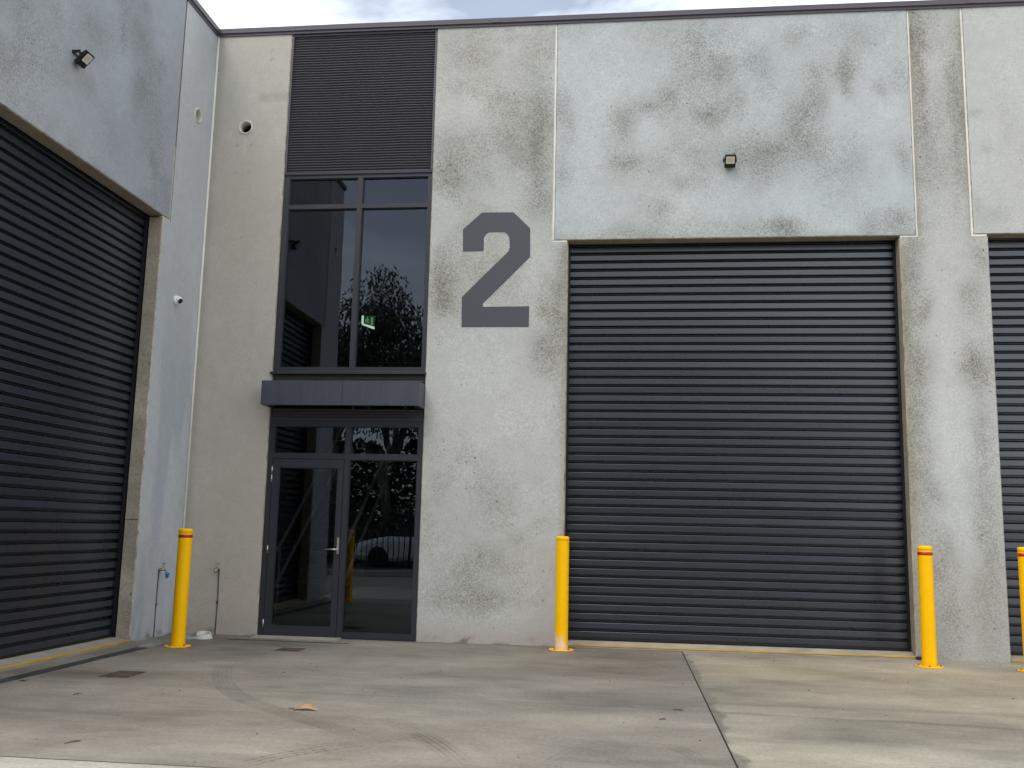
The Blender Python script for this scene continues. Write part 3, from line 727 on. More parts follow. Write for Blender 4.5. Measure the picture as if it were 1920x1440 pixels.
def side_fx(U, V, c, k):
    c, k = pinkbase(0.1, 0.3)(U, V, c, k)
    e = sstep(0.45, 0.05, V) * sstep(0.5, 0.7, fbm(U * 14, V * 2.2, 95, 3)) * 0.5
    c = c * (1 + e[..., None] * 0.5)
    t = (sstep(0.85, 0.3, U) * sstep(6.6, 7.3, V) * 0.15)[..., None]; c = c * (1 - t)
    sm = sstep(0.45, 0.65, fbm(U * 3.2, V * 0.7, 97, 4)) * sstep(4.5, 2.5, V) * 0.16
    return c * (1 - sm[..., None] * np.array([1.15, 1.0, 0.8])), k
cf = panel_col(lin(184, 186, 186), 73, [], 0.055, 0.05, 0.02, (0.985, 1.0, 1.012), side_fx, aniso=(1.4, 0.6))
mb = MB(); panel(mb, 0.0, 0.872, 4.695, TOP, LW, cf, 0.16, '', res=0.03, holes=[(0.395, 6.205, 0.082)]); panel(mb, 0.0, 1.052, 0, 4.695, LW, cf, 0.16, 'R', res=0.03, side=lin(158, 149, 132))
mb.build('wall_panel', CONC, wing, attr=True)
mb = MB(); panel(mb, 4.908, 5.70, 4.695, TOP, LW, cf, 0.16, '', res=0.03, holes=[(5.27, 6.2, 0.082)]); panel(mb, 4.73, 5.70, 0, 4.695, LW, cf, 0.16, 'L', res=0.06)
mb.build('wall_panel', CONC, wing, attr=True)
dj = MB(); dj.prism([(0.8725, 5.6), (0.8895, 5.6), (0.8895, TOP), (0.8725, TOP)], LW, 0.012, 0.05); dj.build('joint_sealant', PIPE, wing)
seal_run([(0.8725, 0.8895, 4.7155, 5.6), (0.8725, 1.042, 4.6965, 4.713)], LW, wing, 0.010)
seal_run([(4.8905, 4.9075, 4.7155, TOP), (4.742, 4.9075, 4.6965, 4.713)], LW, wing, 0.010)
capping(LW, 0.0385, 5.74, wing)
s = MB(); s.box(XL - 0.155, XL - 0.012, -1.0535, -1.0515, 1.293, 1.302); s.build('joint_sealant', PIPE, wing)
roller(1.02, 4.76, 0.085, 4.84, 0.205, LW, wing, 17)
threshold(1.052, 4.73, LW, wing, 0.0)
pipe_stub(LW, 0.395, 6.205, wing); pipe_stub(LW, 5.27, 6.2, wing)
s = MB(); s.box(XL - 6, XL - 0.17, -5.70, -5.54, 0, TOP); s.build('end_wall', CONC, wing, attr=True)
a = wing_end = COL.objects[-1] if False else None
s = MB(); s.box(XL - 6, XL - 0.18, -5.54, 0.0, 7.36, 7.42); s.build('roof', DARK, wing)
s = MB(); s.box(XL - 6, XL - 0.18, 0.0, 0.1, 0, 7.36); s.build('unseen_rear_wall', DARK, wing)  # unseen closing wall, added to stop light leaking past the slat ends
s = MB(); s.box(XL - 6.2, XL - 6, -5.54, 0, 0, 7.4); s.build('unseen_rear_wall', DARK, wing)
for o in COL.objects:
    if o.name.startswith('end_wall'):
        at = o.data.attributes['col']; at.data.foreach_set('color', np.tile(np.array([*lin(165, 168, 170), 1], np.float32), len(o.data.vertices)))

# ================================================================== GROUND
mgr = NT('far_ground'); v = mgr.coord(); nz = mgr.noise(v, 0.7, 6, 0.6)
mgr.pbr(mgr.mixcol(mgr.ramp(nz, 0.3, 0.7), lin(120, 114, 104), lin(146, 138, 126)), 0.9)
s = MB(); s.add([(-400, -400, -0.03), (400, -400, -0.03), (400, 400, -0.03), (-400, 400, -0.03)], [(0, 1, 2, 3)])
tag(s.build('ground', mgr.m), kind='structure')

def polyline_d(U, V, pts):
    best = np.full(U.shape, 1e9); tt = np.zeros(U.shape); sg = np.zeros(U.shape); acc = 0.0
    L = sum(math.hypot(pts[i + 1][0] - pts[i][0], pts[i + 1][1] - pts[i][1]) for i in range(len(pts) - 1))
    for i in range(len(pts) - 1):
        ax, ay = pts[i]; bx, by = pts[i + 1]; dx, dy = bx - ax, by - ay; l = math.hypot(dx, dy)
        t = np.clip(((U - ax) * dx + (V - ay) * dy) / l ** 2, 0, 1)
        ex = U - ax - t * dx; ey = V - ay - t * dy; d = np.hypot(ex, ey)
        m = d < best
        best = np.where(m, d, best); tt = np.where(m, acc + t * l, tt); sg = np.where(m, np.sign(dx * ey - dy * ex), sg); acc += l
    return best * sg, tt, L
def smooth_px(pts, n=6):
    P = [np.array(on_ground(*p)) for p in pts]; out = []
    for i in range(len(P) - 1):
        p0 = P[max(i - 1, 0)]; p1 = P[i]; p2 = P[i + 1]; p3 = P[min(i + 2, len(P) - 1)]
        for k in range(n):
            t = k / n
            q = 0.5 * ((2 * p1) + (-p0 + p2) * t + (2 * p0 - 5 * p1 + 4 * p2 - p3) * t * t + (-p0 + 3 * p1 - 3 * p2 + p3) * t ** 3)
            out.append(tuple(q))
    out.append(tuple(P[-1])); return out
TRACKS = [  # pixel path, width m, lines, strength, blocky
    ([(423, 1243), (416, 1265), (426, 1290), (470, 1316), (560, 1345), (650, 1372), (720, 1392)], 0.17, 5, 0.30, 0),
    ([(668, 1226), (654, 1246), (672, 1272), (740, 1296)], 0.16, 4, 0.14, 0),
    ([(700, 1340), (745, 1356), (790, 1377), (830, 1402), (862, 1428), (880, 1446)], 0.15, 4, 0.42, 0),
    ([(845, 1376), (900, 1398), (950, 1428), (970, 1445)], 0.14, 4, 0.22, 0),
    ([(440, 1438), (520, 1418), (600, 1405), (680, 1393), (760, 1381), (840, 1370)], 0.15, 3, 0.38, 1),
    ([(1010, 1445), (1060, 1415), (1115, 1390)], 0.13, 3, 0.22, 0),
    ([(1237, 1390), (1290, 1412), (1335, 1440)], 0.13, 3, 0.18, 0),
    ([(990, 1340), (1040, 1331)], 0.10, 3, 0.25, 0),
    ([(760, 1262), (900, 1270), (1060, 1262)], 0.2, 3, 0.07, 0),
]
TR = [(smooth_px(p), w, n, s_, b) for p, w, n, s_, b in TRACKS]
def gblob(U, V, px, py, ru, rv, s_):
    x, y = on_ground(px, py); return s_ * np.exp(-(((U - x) / ru) ** 2 + ((V - y) / rv) ** 2))
def slab_col(base, seed, tracks=True, fx=None):
    base = np.array(base)
    def f(U, V):
        n = fbm(U * 0.7, V * 1.2, seed, 5) - 0.5; n2 = fbm(U * 2.2, V * 6.5, seed + 5, 5) - 0.5; n3 = fbm(U * 0.5 + 4, V * 0.6, seed + 9, 3) - 0.5
        n5 = fbm(U * 1.3 + 8, V * 1.9, seed + 21, 5) - 0.5; n6 = fbm(U * 5.5, V * 9.0, seed + 31, 5) - 0.5; L = 1 + 0.70 * n + 0.20 * n2 + 0.60 * n5 + 0.34 * n6
        c = base[None, None, :] * L[..., None]
        w = np.clip(n3 * 2, -1, 1)[..., None]; c = c * (1 + w * np.array([0.035, 0.0, -0.05]))
        dk = np.zeros(U.shape)
        if tracks:
            for (pts, w_, nl, s_, blk) in TR:
                d, t, Lt = polyline_d(U, V, pts)
                prof = sstep(w_ / 2 + 0.01, w_ / 2 - 0.01, np.abs(d)) * (0.22 + 0.78 * np.cos(2 * pi * d / (w_ / nl)))
                if blk: prof = prof * (0.25 + 0.75 * (np.sin(2 * pi * (t + np.sign(d) * 0.02) / 0.062) > 0.0))
                fade = sstep(0, 0.25, t) * sstep(Lt, Lt - 0.35, t) * (0.35 + 0.65 * sstep(0.35, 0.6, fbm(U * 2.5, V * 2.5, 207, 3)))
                dk = np.maximum(dk, np.clip(prof, 0, 1) * fade * s_ * 1.6)
        c = c * (1 - dk[..., None])
        if fx is not None: c = fx(U, V, c)
        return c, np.zeros(U.shape)
    return f
def G(u, v, d): return (u, v, -d)
def slab(name, x0, x1, y0, y1, cf, res, parent=None):
    s = MB(); s.grid(x0, x1, y0, y1, G, cf, res, 0.0)
    cl = lin(110, 104, 95)
    s.add([(x0, y0, 0), (x1, y0, 0), (x1, y0, -0.028), (x0, y0, -0.028)], [(0, 1, 2, 3)], cl)
    s.add([(x0, y1, 0), (x1, y1, 0), (x1, y1, -0.028), (x0, y1, -0.028)], [(0, 1, 2, 3)], cl)
    s.add([(x0, y0, 0), (x0, y1, 0), (x0, y1, -0.028), (x0, y0, -0.028)], [(0, 1, 2, 3)], cl)
    s.add([(x1, y0, 0), (x1, y1, 0), (x1, y1, -0.028), (x1, y0, -0.028)], [(0, 1, 2, 3)], cl)
    o = s.build(name, GROUND, attr=True); tag(o, kind='structure'); return o
DX = 0.625
def fx_a(U, V, c):
    d = np.zeros(U.shape)
    # saw cut across the bay
    d += 0.42 * np.exp(-((V + 3.585 + 0.012 * U + 0.02 * (fbm(U * 1.5, U * 0 + 2, 301, 3) - 0.5)) / 0.010) ** 2) * (0.45 + 0.55 * fbm(U * 4, V * 4, 303, 3))
    # dark patches
    for b in ((1090, 1225, .5, .5, .10), (700, 1225, .9, .35, .08), (540, 1209, .55, .18, .34), (130, 1262, .9, .22, .30), (150, 1250, .8, .3, .12), (330, 1225, .6, .25, .10), (900, 1225, .9, .3, .12),
              (1180, 1235, .5, .8, .16), (1190, 1290, .5, .6, .14), (620, 1290, 1.0, .35, .06), (60, 1330, .9, .5, .07), (1050, 1260, .6, .35, .10), (1000, 1390, .8, .5, .05)):
        d += gblob(U, V, *b)
    li = np.zeros(U.shape)
    for b in ((300, 1360, 1.0, .5, .14), (640, 1270, .9, .2, .07), (250, 1410, 1.0, .4, .16), (900, 1420, 1.2, .5, .08), (600, 1410, .9, .4, .10), (1100, 1400, .6, .4, .06)): li += gblob(U, V, *b)
    c = c * (1 - np.clip(d, 0, .8) + li)[..., None]
    r = (gblob(U, V, 150, 1263, .55, .16, .5) + gblob(U, V, 222, 1268, .30, .22, .25) + gblob(U, V, 545, 1214, .25, .12, .2) + gblob(U, V, 360, 1236, .4, .1, .1) + gblob(U, V, 490, 1335, .4, .2, .18) + gblob(U, V, 1090, 1360, .1, .05, .3))[..., None]
    r = np.clip(r * (0.5 + fbm(U * 6, V * 6, 311, 3)[..., None]), 0, 0.8)
    c = c * (1 - r * np.array([0.10, 0.26, 0.42]))
    g2 = (sstep(-0.035, -0.008, V) * 0.55 * sstep(0.3, 0.6, fbm(U * 7, V * 3, 317, 3)))[..., None]; c = c * (1 - g2)  # dirt line at the wall base, doubling as a painted contact shadow
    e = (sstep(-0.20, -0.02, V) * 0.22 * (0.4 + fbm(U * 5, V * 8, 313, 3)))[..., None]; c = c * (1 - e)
    return c
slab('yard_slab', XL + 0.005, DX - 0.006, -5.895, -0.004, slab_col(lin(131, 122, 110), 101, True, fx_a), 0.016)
def fx_b(U, V, c):
    # ragged mortar smear along the joint
    w = -0.005 + 0.13 * np.clip(fbm(V * 2.3 + 2, V * 0 + 1, 401, 5) - 0.36, 0, 1) * 2.0 + 0.05 * (fbm(V * 13, U * 9, 403, 4) - 0.5)
    t = sstep(w + 0.012, w - 0.012, U - DX)[..., None]
    c = c * (1 - t) + np.array(lin(119, 111, 99))[None, None, :] * (0.8 + 0.4 * fbm(U * 18, V * 18, 405, 3)[..., None]) * t
    d = np.zeros(U.shape)
    d += 0.30 * np.exp(-((V + 3.64 + 0.06 * (U - 0.6) + 0.10 * (fbm(U * 1.6, U * 0 + 5, 407, 3) - 0.5)) / 0.045) ** 2) * (0.3 + fbm(U * 3, V * 9, 411, 3))
    d += 0.18 * np.exp(-((V + 3.25 + 0.10 * (fbm(U * 1.4, U * 0 + 7, 413, 3) - 0.5)) / 0.05) ** 2) * (0.3 + fbm(U * 3, V * 9, 415, 3))
    for b in ((1500, 1375, .7, .35, .16), (1640, 1380, .5, .4, .12), (1560, 1330, 1.0, .3, .12), (1850, 1360, .6, .25, .18), (1800, 1300, 1.2, .25, .10), (1480, 1280, .7, .2, .07)): d += gblob(U, V, *b)
    li = np.zeros(U.shape)
    for b in ((1350, 1240, .5, .5, .12), (1480, 1250, .6, .4, .10), (1800, 1275, .7, .2, .12), (1420, 1410, .4, .5, .10), (1860, 1430, .8, .4, .10)): li += gblob(U, V, *b)
    c = c * (1 - np.clip(d, 0, .8) + li)[..., None]
    y = (gblob(U, V, 1500, 1262, 1.1, .5, .5) + gblob(U, V, 1850, 1272, 1.0, .4, .3))[..., None]
    return c * (1 - y * np.array([-0.02, 0.02, 0.14]))
slab('yard_slab', DX + 0.006, 9.6, -5.895, -0.004, slab_col(lin(149, 139, 121), 131, False, fx_b), 0.026)
def fx_c(U, V, c):
    e = (sstep(-5.99, -5.90, V) * 0.30 * (fbm(U * 7, V * 9, 501, 3) > 0.5))[..., None]; return c * (1 - e * 0.4)
slab('yard_slab', XL - 0.3, 9.6, -9.3, -5.912, slab_col(lin(168, 160, 146), 151, True, fx_c), 0.05)
slab('yard_slab', XL + 1.2, 9.6, -14.0, -9.32, slab_col(lin(140, 134, 124), 161, False), 0.15)
# the inside floor under the thresholds is not seen; the strip of slab along the left wing runs to the wall

# kerb and planted verge behind the viewer (seen mirrored in the glass)
s = MB()
for i in range(12):
    x0 = -14 + i * 1.25; s.box(x0, x0 + 1.24, -14.35, -14.18, -0.03, 0.14, bev=0.02)
tag(s.build('kerb', mat_paint('kerb_concrete', (0.38, 0.37, 0.34), 0.85, 0.12, 0.3)), kind='structure')
msoil = NT('verge_soil'); v = msoil.coord(); msoil.pbr(msoil.mixcol(msoil.ramp(msoil.noise(v, 3, 6), 0.35, 0.65), (0.05, 0.04, 0.028), (0.06, 0.075, 0.03)), 0.95)
s = MB(); s.grid(-30, 12, -34, -14.36, lambda u, v, d: (u, v, 0.02 + 0.06 * math.sin(u * 0.9) * math.sin(v * 0.7)), lambda U, V: (np.ones((*U.shape, 3)), np.zeros(U.shape)), 1.2)
tag(s.build('verge', msoil.m), kind='structure')

# ================================================================== BOLLARDS
BY = np.array([1.0, 0.53, 0.0])
def make_bollard(x, y, label, band=True, worn=False, rot=0.0, h=1.215, scuffs=()):
    o = empty('bollard', (x, y, 0), label, 'bollard', 'yellow bollards beside the roller doors')
    n = 40; r = 0.0715
    prof = [(r, 0.010)] + [(r, 0.03 + i * (h - 0.075) / 60) for i in range(61)]
    V = []; C = []
    for (rr, z) in prof:
        for k in range(n):
            th = 2 * pi * k / n; px = rr * math.cos(th); py = rr * math.sin(th)
            V.append((x + px, y + py, z)); c = BY * (0.97 + 0.06 * random.random())
            if worn:
                u = math.atan2(px, -py)    # 0 faces the yard
                lim = 0.150 - 0.055 * u + 0.02 * math.sin(u * 4 + 1) + 0.02 * random.random()
                t = min(1, max(0, (lim - z) / 0.07))
                c = c * (1 - 0.72 * t) + np.array(lin(226, 205, 190)) * 0.72 * t
            for (su, sz, sw, sh, sc) in scuffs:
                u = math.atan2(px, -py)
                if abs(u - su) < sw and abs(z - sz) < sh: c = c * 0 + np.array(sc)
            g = 1 - 0.25 * max(0, 1 - z / 0.06); C.append(tuple(c * np.array([g, g, g])))
    F = [(i * n + k, i * n + (k + 1) % n, (i + 1) * n + (k + 1) % n, (i + 1) * n + k) for i in range(len(prof) - 1) for k in range(n)]
    s = MB(); s.add(V, F, smooth=True); s.c = C; s.build('post', YEL, o, attr=True)
    s = MB(); T = Matrix.Translation((x, y, 0))
    s.lathe([(r - 0.001, h - 0.046), (r + 0.0015, h - 0.044), (r + 0.0015, h - 0.014), (r - 0.004, h - 0.006), (r - 0.016, h - 0.001), (0, h + 0.001)], n, T, tuple(BY)); s.build('cap', YEL, o, attr=True)
    if band:
        s = MB(); s.lathe([(r, h - 0.096), (r + 0.0012, h - 0.095), (r + 0.0012, h - 0.064), (r, h - 0.063)], n, T)
        s.build('red_band', REDB, o)
    s = MB(); s.lathe([(0.132, 0.001), (0.136, 0.004), (0.136, 0.009), (0.133, 0.012), (r - 0.002, 0.0125)], 48, T, tuple(BY * 0.98), smooth=False)
    s.build('base_plate', YEL, o, attr=True)
    for k in range(4):
        th = rot + pi / 4 + k * pi / 2
        s = MB(); bm_T = Matrix.Translation((x + 0.105 * math.cos(th), y + 0.105 * math.sin(th), 0.0127))
        s.lathe([(0.014, 0), (0.014, 0.002), (0.0095, 0.002), (0.0095, 0.010), (0.005, 0.010), (0.005, 0.016), (0, 0.016)], 6, bm_T, smooth=False); s.build('bolt', BOLT, o)
    return o
REDB = mat_paint('red_reflective_band', lin(176, 34, 14), 0.35, 0.08)
BOLT = mat_metal('weathered_bolt', (0.30, 0.26, 0.21), 0.5, 0.8)
make_bollard(-4.615, -1.175, 'red banded yellow bollard in the left corner, before the cut pipe ends', True, False, 0.3, 1.215, [(0.55, 1.085, 0.22, 0.004, (0.12, 0.09, 0.02))])
make_bollard(-0.678, -0.300, 'yellow bollard without red band, its foot worn pale, left of the wide roller door', False, True, 0.1, 1.218)
make_bollard(3.055, -0.585, 'red banded yellow bollard in front of the concrete pier', True, False, 0.5, 1.205)
make_bollard(4.005, -0.655, 'red banded yellow bollard cut by the right edge of the photo', True, False, 0.8, 1.215, [(-0.3, 1.085, 0.25, 0.004, (0.12, 0.09, 0.02))])
make_bollard(-4.66, -5.16, 'yellow bollard seen only mirrored in the entrance glass', True, False, 0.2)

# ================================================================== WALL FITTINGS
def floodlight(fn, u, v, label, tilt=40, twist=0.0):
    """fn(u, v, d): d negative = out of the wall"""
    o0 = Vector(fn(u, v, 0)); eu = (Vector(fn(u + 1, v, 0)) - o0); en = Vector(fn(u, v, -1)) - o0; ez = Vector((0, 0, 1))
    o = empty('floodlight', o0, label, 'floodlight', 'black floodlights on the walls')
    a = R_(tilt)
    face = en * math.cos(a) - ez * math.sin(a); up = ez * math.cos(a) + en * math.sin(a)
    c = o0 + en * 0.095 + ez * (-0.015)
    T = Matrix((( eu.x, up.x, face.x, c.x), (eu.y, up.y, face.y, c.y), (eu.z, up.z, face.z, c.z), (0, 0, 0, 1)))
    s = MB(); s.box(-0.064, 0.064, -0.080, 0.076, -0.016, 0.014, bev=0.006, mat=T)
    for k in range(6): s.box(-0.05 + k * 0.02 - 0.003, -0.05 + k * 0.02 + 0.003, -0.05, 0.06, -0.030, -0.0155, mat=T)
    s.box(-0.045, 0.045, -0.078, -0.035, -0.045, -0.0156, mat=T, bev=0.004)
    for q in (((-0.053, 0.053), (0.062, 0.068)), ((-0.053, 0.053), (-0.034, -0.028)), ((-0.056, -0.050), (-0.034, 0.068)), ((0.050, 0.056), (-0.034, 0.068))):
        s.box(q[0][0], q[0][1], q[1][0], q[1][1], 0.0135, 0.0185, mat=T)
    for k in range(3): s.tube([T @ Vector((-0.035 + 0.035 * k, -0.079, 0)), T @ Vector((-0.035 + 0.035 * k, -0.088, 0))], 0.006, 8)
    s.build('lamp_body', BLACK, o)
    s = MB(); s.box(-0.0495, 0.0495, -0.0275, 0.0615, 0.0138, 0.0160, col=(0.80, 0.79, 0.72), mat=T)
    s.box(-0.034, 0.034, -0.012, 0.046, 0.0161, 0.0166, col=(0.66, 0.58, 0.38), mat=T)
    s.build('lens', LENS, o, attr=True)
    s = MB(); F_ = lambda du, dv, dd: tuple(o0 + eu * du + ez * dv + en * dd)
    def bx(u0, u1, v0, v1, d0, d1):
        P = [F_(u0, v0, d0), F_(u1, v0, d0), F_(u1, v1, d0), F_(u0, v1, d0), F_(u0, v0, d1), F_(u1, v0, d1), F_(u1, v1, d1), F_(u0, v1, d1)]
        s.add(P, [(3, 2, 1, 0), (4, 5, 6, 7), (0, 1, 5, 4), (1, 2, 6, 5), (2, 3, 7, 6), (3, 0, 4, 7)])
    bx(-0.074, 0.074, 0.018, 0.046, 0.0, 0.005); bx(-0.074, -0.069, 0.016, 0.046, 0.005, 0.085); bx(0.069, 0.074, 0.016, 0.046, 0.005, 0.085)
    bx(-0.0745, -0.0655, -0.022, 0.022, 0.075, 0.105); bx(0.0655, 0.0745, -0.022, 0.022, 0.075, 0.105)
    s.build('bracket', BLACK, o)
    s = MB(); s.tube([T @ Vector((0.0, -0.06, -0.045)), T @ Vector((0.01, -0.095, -0.05)), Vector(F_(0.02, -0.075, 0.03)), Vector(F_(0.02, -0.03, 0.0))], 0.004, 8); s.build('cable', BLACK, o)
    return o
floodlight(W, 1.205, 5.60, 'black floodlight on the mottled lintel panel above the wide roller door', 42)
u, v = on_left(143, 103.5)
floodlight(LW, u, v - 0.03, 'black floodlight high on the bluish left wall, seen from the side', 42)

# security camera
u, v = on_left(328.5, 563)
o0 = Vector(LW(u, v, 0)); sc = empty('security_camera', o0, 'small white dome security camera on the left wall near the corner', 'camera')
ax = Vector((0.80, -0.42, -0.42)).normalized(); q = Vector((1, 0, 0)).rotation_difference(ax).to_matrix()
def axis_mat(o, d):
    d = Vector(d).normalized(); z = d; x = Vector((0, 0, 1)).cross(z); x.normalize(); y = z.cross(x)
    return Matrix(((x.x, y.x, z.x, o.x), (x.y, y.y, z.y, o.y), (x.z, y.z, z.z, o.z), (0, 0, 0, 1)))
s = MB(); s.lathe([(0.052, 0), (0.055, 0.004), (0.055, 0.024), (0.050, 0.032), (0.042, 0.036), (0, 0.036)], 28, axis_mat(o0, (1, 0, 0))); s.build('mount', WHITE, sc)
cc = o0 + Vector((0.045, 0, 0)); Tm = axis_mat(cc, ax)
s = MB(); s.lathe([(0, -0.046)] + [(0.046 * math.sin(t), -0.046 * math.cos(t)) for t in np.linspace(0.25, 2.25, 12)] + [(0.032, 0.036), (0.030, 0.030)], 28, Tm); s.build('eyeball', WHITE, sc)
s = MB(); s.lathe([(0.031, 0.030), (0.030, 0.034), (0.012, 0.035), (0.010, 0.039), (0, 0.040)], 24, Tm); s.build('lens', BLACK, sc)

# wall taps
def tap(fn, u, v, label, blue=False, cap_side=1):
    o0 = Vector(fn(u, v, 0)); eu = Vector(fn(u + 1, v, 0)) - o0; en = Vector(fn(u, v, -1)) - o0; ez = Vector((0, 0, 1))
    o = empty('garden_tap', o0, label, 'tap', 'taps low on the walls by the corner')
    P = lambda a, b, c: o0 + eu * a + ez * b + en * c
    s = MB(); s.tube([P(0, -v + 0.002, 0.004), P(0.006, -v * 0.5, 0.005), P(0.0, -0.05, 0.006), P(0, -0.012, 0.012), P(0, 0.0, 0.03)], [0.006, 0.007, 0.008, 0.011, 0.012], 8)
    s.tube([P(0.003, -v * 0.53, 0.006), P(0.003, -v * 0.49, 0.006)], 0.014, 8); s.build('riser_pipe', PIPE, o)
    s = MB(); s.tube([P(0, 0, 0.0), P(0, 0, 0.075)], 0.0145, 12); s.lathe([(0.020, 0), (0.022, 0.004), (0.022, 0.010), (0.015, 0.014)], 6, axis_mat(P(0, 0, 0.012), en), smooth=False)
    s.tube([P(0, 0, 0.07), P(0, -0.004, 0.092), P(0, -0.022, 0.106), P(0, -0.045, 0.108)], [0.0145, 0.015, 0.014, 0.0125], 12)
    s.tube([P(0, 0.0, 0.055), P(0, 0.032, 0.058)], 0.013, 10)
    s.build('tap_body', BRASS, o)
    s = MB(); s.tube([P(0, 0.03, 0.058), P(0, 0.062, 0.060)], 0.005, 8); s.tube([P(-0.034, 0.070, 0.060), P(-0.018, 0.064, 0.060), P(0, 0.061, 0.060), P(0.018, 0.064, 0.060), P(0.034, 0.070, 0.060)], [0.006, 0.0055, 0.006, 0.0055, 0.006], 8)
    s.build('tee_handle', BRASS, o)
    if blue:
        s = MB(); s.lathe([(0.012, 0), (0.024, -0.004), (0.024, -0.030), (0.017, -0.036), (0.016, -0.062), (0, -0.062)], 16, Matrix.Translation(P(0, -0.026, 0.108))); s.build('hose_fitting', BLUE, o)
    return o
tap(W, -4.722, 0.752, 'brass garden tap on the warm end wall, right of the corner bollard')
u, v = on_left(297, 1068)
tap(LW, u, v, 'brass garden tap with a blue hose fitting on the bluish left wall', True)

# ================================================================== THINGS ON THE GROUND
# slot drains
def drain(name, x0, x1, y0, y1, label, jag):
    o = empty(name, ((x0 + x1) / 2, (y0 + y1) / 2, 0), label, 'drain')
    s = MB(); n = 60; V = []; along_y = (y1 - y0) > (x1 - x0)
    for i in range(n + 1):
        t = i / n
        e0 = random.uniform(-jag, jag); e1 = random.uniform(-jag, jag)
        if along_y: y = y0 + (y1 - y0) * t; V += [(x0 + e0, y, 0.0035), (x1 + e1, y, 0.0035)]
        else: x = x0 + (x1 - x0) * t; V += [(x, y0 + e0, 0.0035), (x, y1 + e1, 0.0035)]
    s.add(V, [(2 * i, 2 * i + 1, 2 * i + 3, 2 * i + 2) for i in range(n)]); s.build('channel_strip', DRAIN, o)
    s = MB()
    if along_y: s.box(x0 - 0.012, x0 - 0.008, y0, y1, -0.01, 0.002); s.box(x1 + 0.008, x1 + 0.012, y0, y1, -0.01, 0.002)
    else: s.box(x0, x1, y1 + 0.006, y1 + 0.010, -0.01, 0.002)
    s.build('edge_trim', DARK, o); return o
drain('channel_drain', -4.955, -4.850, -5.6, -1.36, 'long dark channel drain set in the slab along the left roller door', 0.006)
drain('channel_drain', -4.40, -3.005, -0.435, -0.395, 'short dark slot drain in the slab in front of the entrance door', 0.005)
# galvanised grate at the end of the drain
o = empty('drain_grate', (-4.90, -1.22, 0), 'galvanised drain grate beside the foot of the corner bollard', 'grate')
s = MB(); x0, x1, y0, y1 = -4.965, -4.835, -1.345, -1.05
for q in ((x0, x0 + .008, y0, y1), (x1 - .008, x1, y0, y1), (x0 + .008, x1 - .008, y0, y0 + .008), (x0 + .008, x1 - .008, y1 - .008, y1)): s.box(q[0], q[1], q[2], q[3], 0.001, 0.012)
s.build('frame', GALV, o)
s = MB()
for i in range(13):
    y = y0 + 0.018 + i * 0.0208; s.box(x0 + .0085, x1 - .0085, y, y + 0.007, 0.002, 0.0105)
s.build('bars', GALV, o)
s = MB(); s.add([(x0 + .0085, y0 + .0085, 0.0015), (x1 - .0085, y0 + .0085, 0.0015), (x1 - .0085, y1 - .0085, 0.0015), (x0 + .0085, y1 - .0085, 0.0015)], [(0, 1, 2, 3)]); s.build('pit', DARK, o)
# rusty covers
def cover(cx, cy, w, l, label):
    o = empty('access_cover', (cx, cy, 0), label, 'cover', 'rusty square covers in the yard slab')
    s = MB()
    for q in ((-w / 2, w / 2, -l / 2, -l / 2 + .02), (-w / 2, w / 2, l / 2 - .02, l / 2), (-w / 2, -w / 2 + .02, -l / 2 + .02, l / 2 - .02), (w / 2 - .02, w / 2, -l / 2 + .02, l / 2 - .02)):
        s.box(cx + q[0], cx + q[1], cy + q[2], cy + q[3], 0.0005, 0.005)
    s.build('frame', RUST, o)
    s = MB(); s.box(cx - w / 2 + .023, cx + w / 2 - .023, cy - l / 2 + .023, cy + l / 2 - .023, 0.0008, 0.0062)
    for i in range(5):
        for j in range(6):
            x = cx - w / 2 + .05 + i * (w - .1) / 4; y = cy - l / 2 + .05 + j * (l - .1) / 5
            s.box(x - .008, x + .008, y - .003, y + .003, 0.0063, 0.0078)
    s.build('lid', RUST, o); return o
cover(-4.19, -3.065, 0.24, 0.33, 'rusty square cover in the slab near the left roller door')
cover(-3.43, -1.09, 0.25, 0.24, 'rusty square cover in the slab in front of the entrance door')
# cut pipe stubs in the corner
def stub(px, py, r, h, label, mat, tilt):
    x, y = on_ground(px, py); o = empty('pipe_stub', (x, y, 0), label, 'pipe', 'cut pipe ends behind the corner bollard')
    s = MB(); n = 28; V = []; rows = [(r, 0.0, 0), (r, 1.0, 0), (r * 0.97, 1.05, 0), (r * 0.80, 1.0, 0), (r * 0.78, 0.15, 0)]
    for (rr, hh, _) in rows:
        for k in range(n):
            th = 2 * pi * k / n; zz = (h + tilt * math.sin(th) + 0.004 * math.sin(3 * th)) * hh
            V.append((x + rr * (1.32 if hh == 0 else 1.0) * math.cos(th), y + rr * (1.32 if hh == 0 else 1) * math.sin(th), max(zz, 0.001)))
    F = [(i * n + k, i * n + (k + 1) % n, (i + 1) * n + (k + 1) % n, (i + 1) * n + k) for i in range(4) for k in range(n)]
    s.add(V, F, smooth=True); s.build('pipe_collar', mat, o)
    s = MB(); s.lathe([(r * 0.79, h * 0.72 - abs(tilt) * 0.7), (0, h * 0.72 - abs(tilt) * 0.7)], n, Matrix.Translation((x, y, 0))); s.build('pipe_mouth_shade', DARK, o)  # near-black disc under the rim, painted for the shade inside the pipe
    return o
stub(381, 1197, 0.078, 0.058, 'white plastic pipe end cut low, open at the foot of the end wall', PVC, 0.016)
stub(356, 1197, 0.078, 0.034, 'grey dusty pipe end cut low, half hidden behind the corner bollard', mat_paint('dusty_pipe', (0.26, 0.245, 0.22), 0.85, 0.15, 0.2), 0.006)

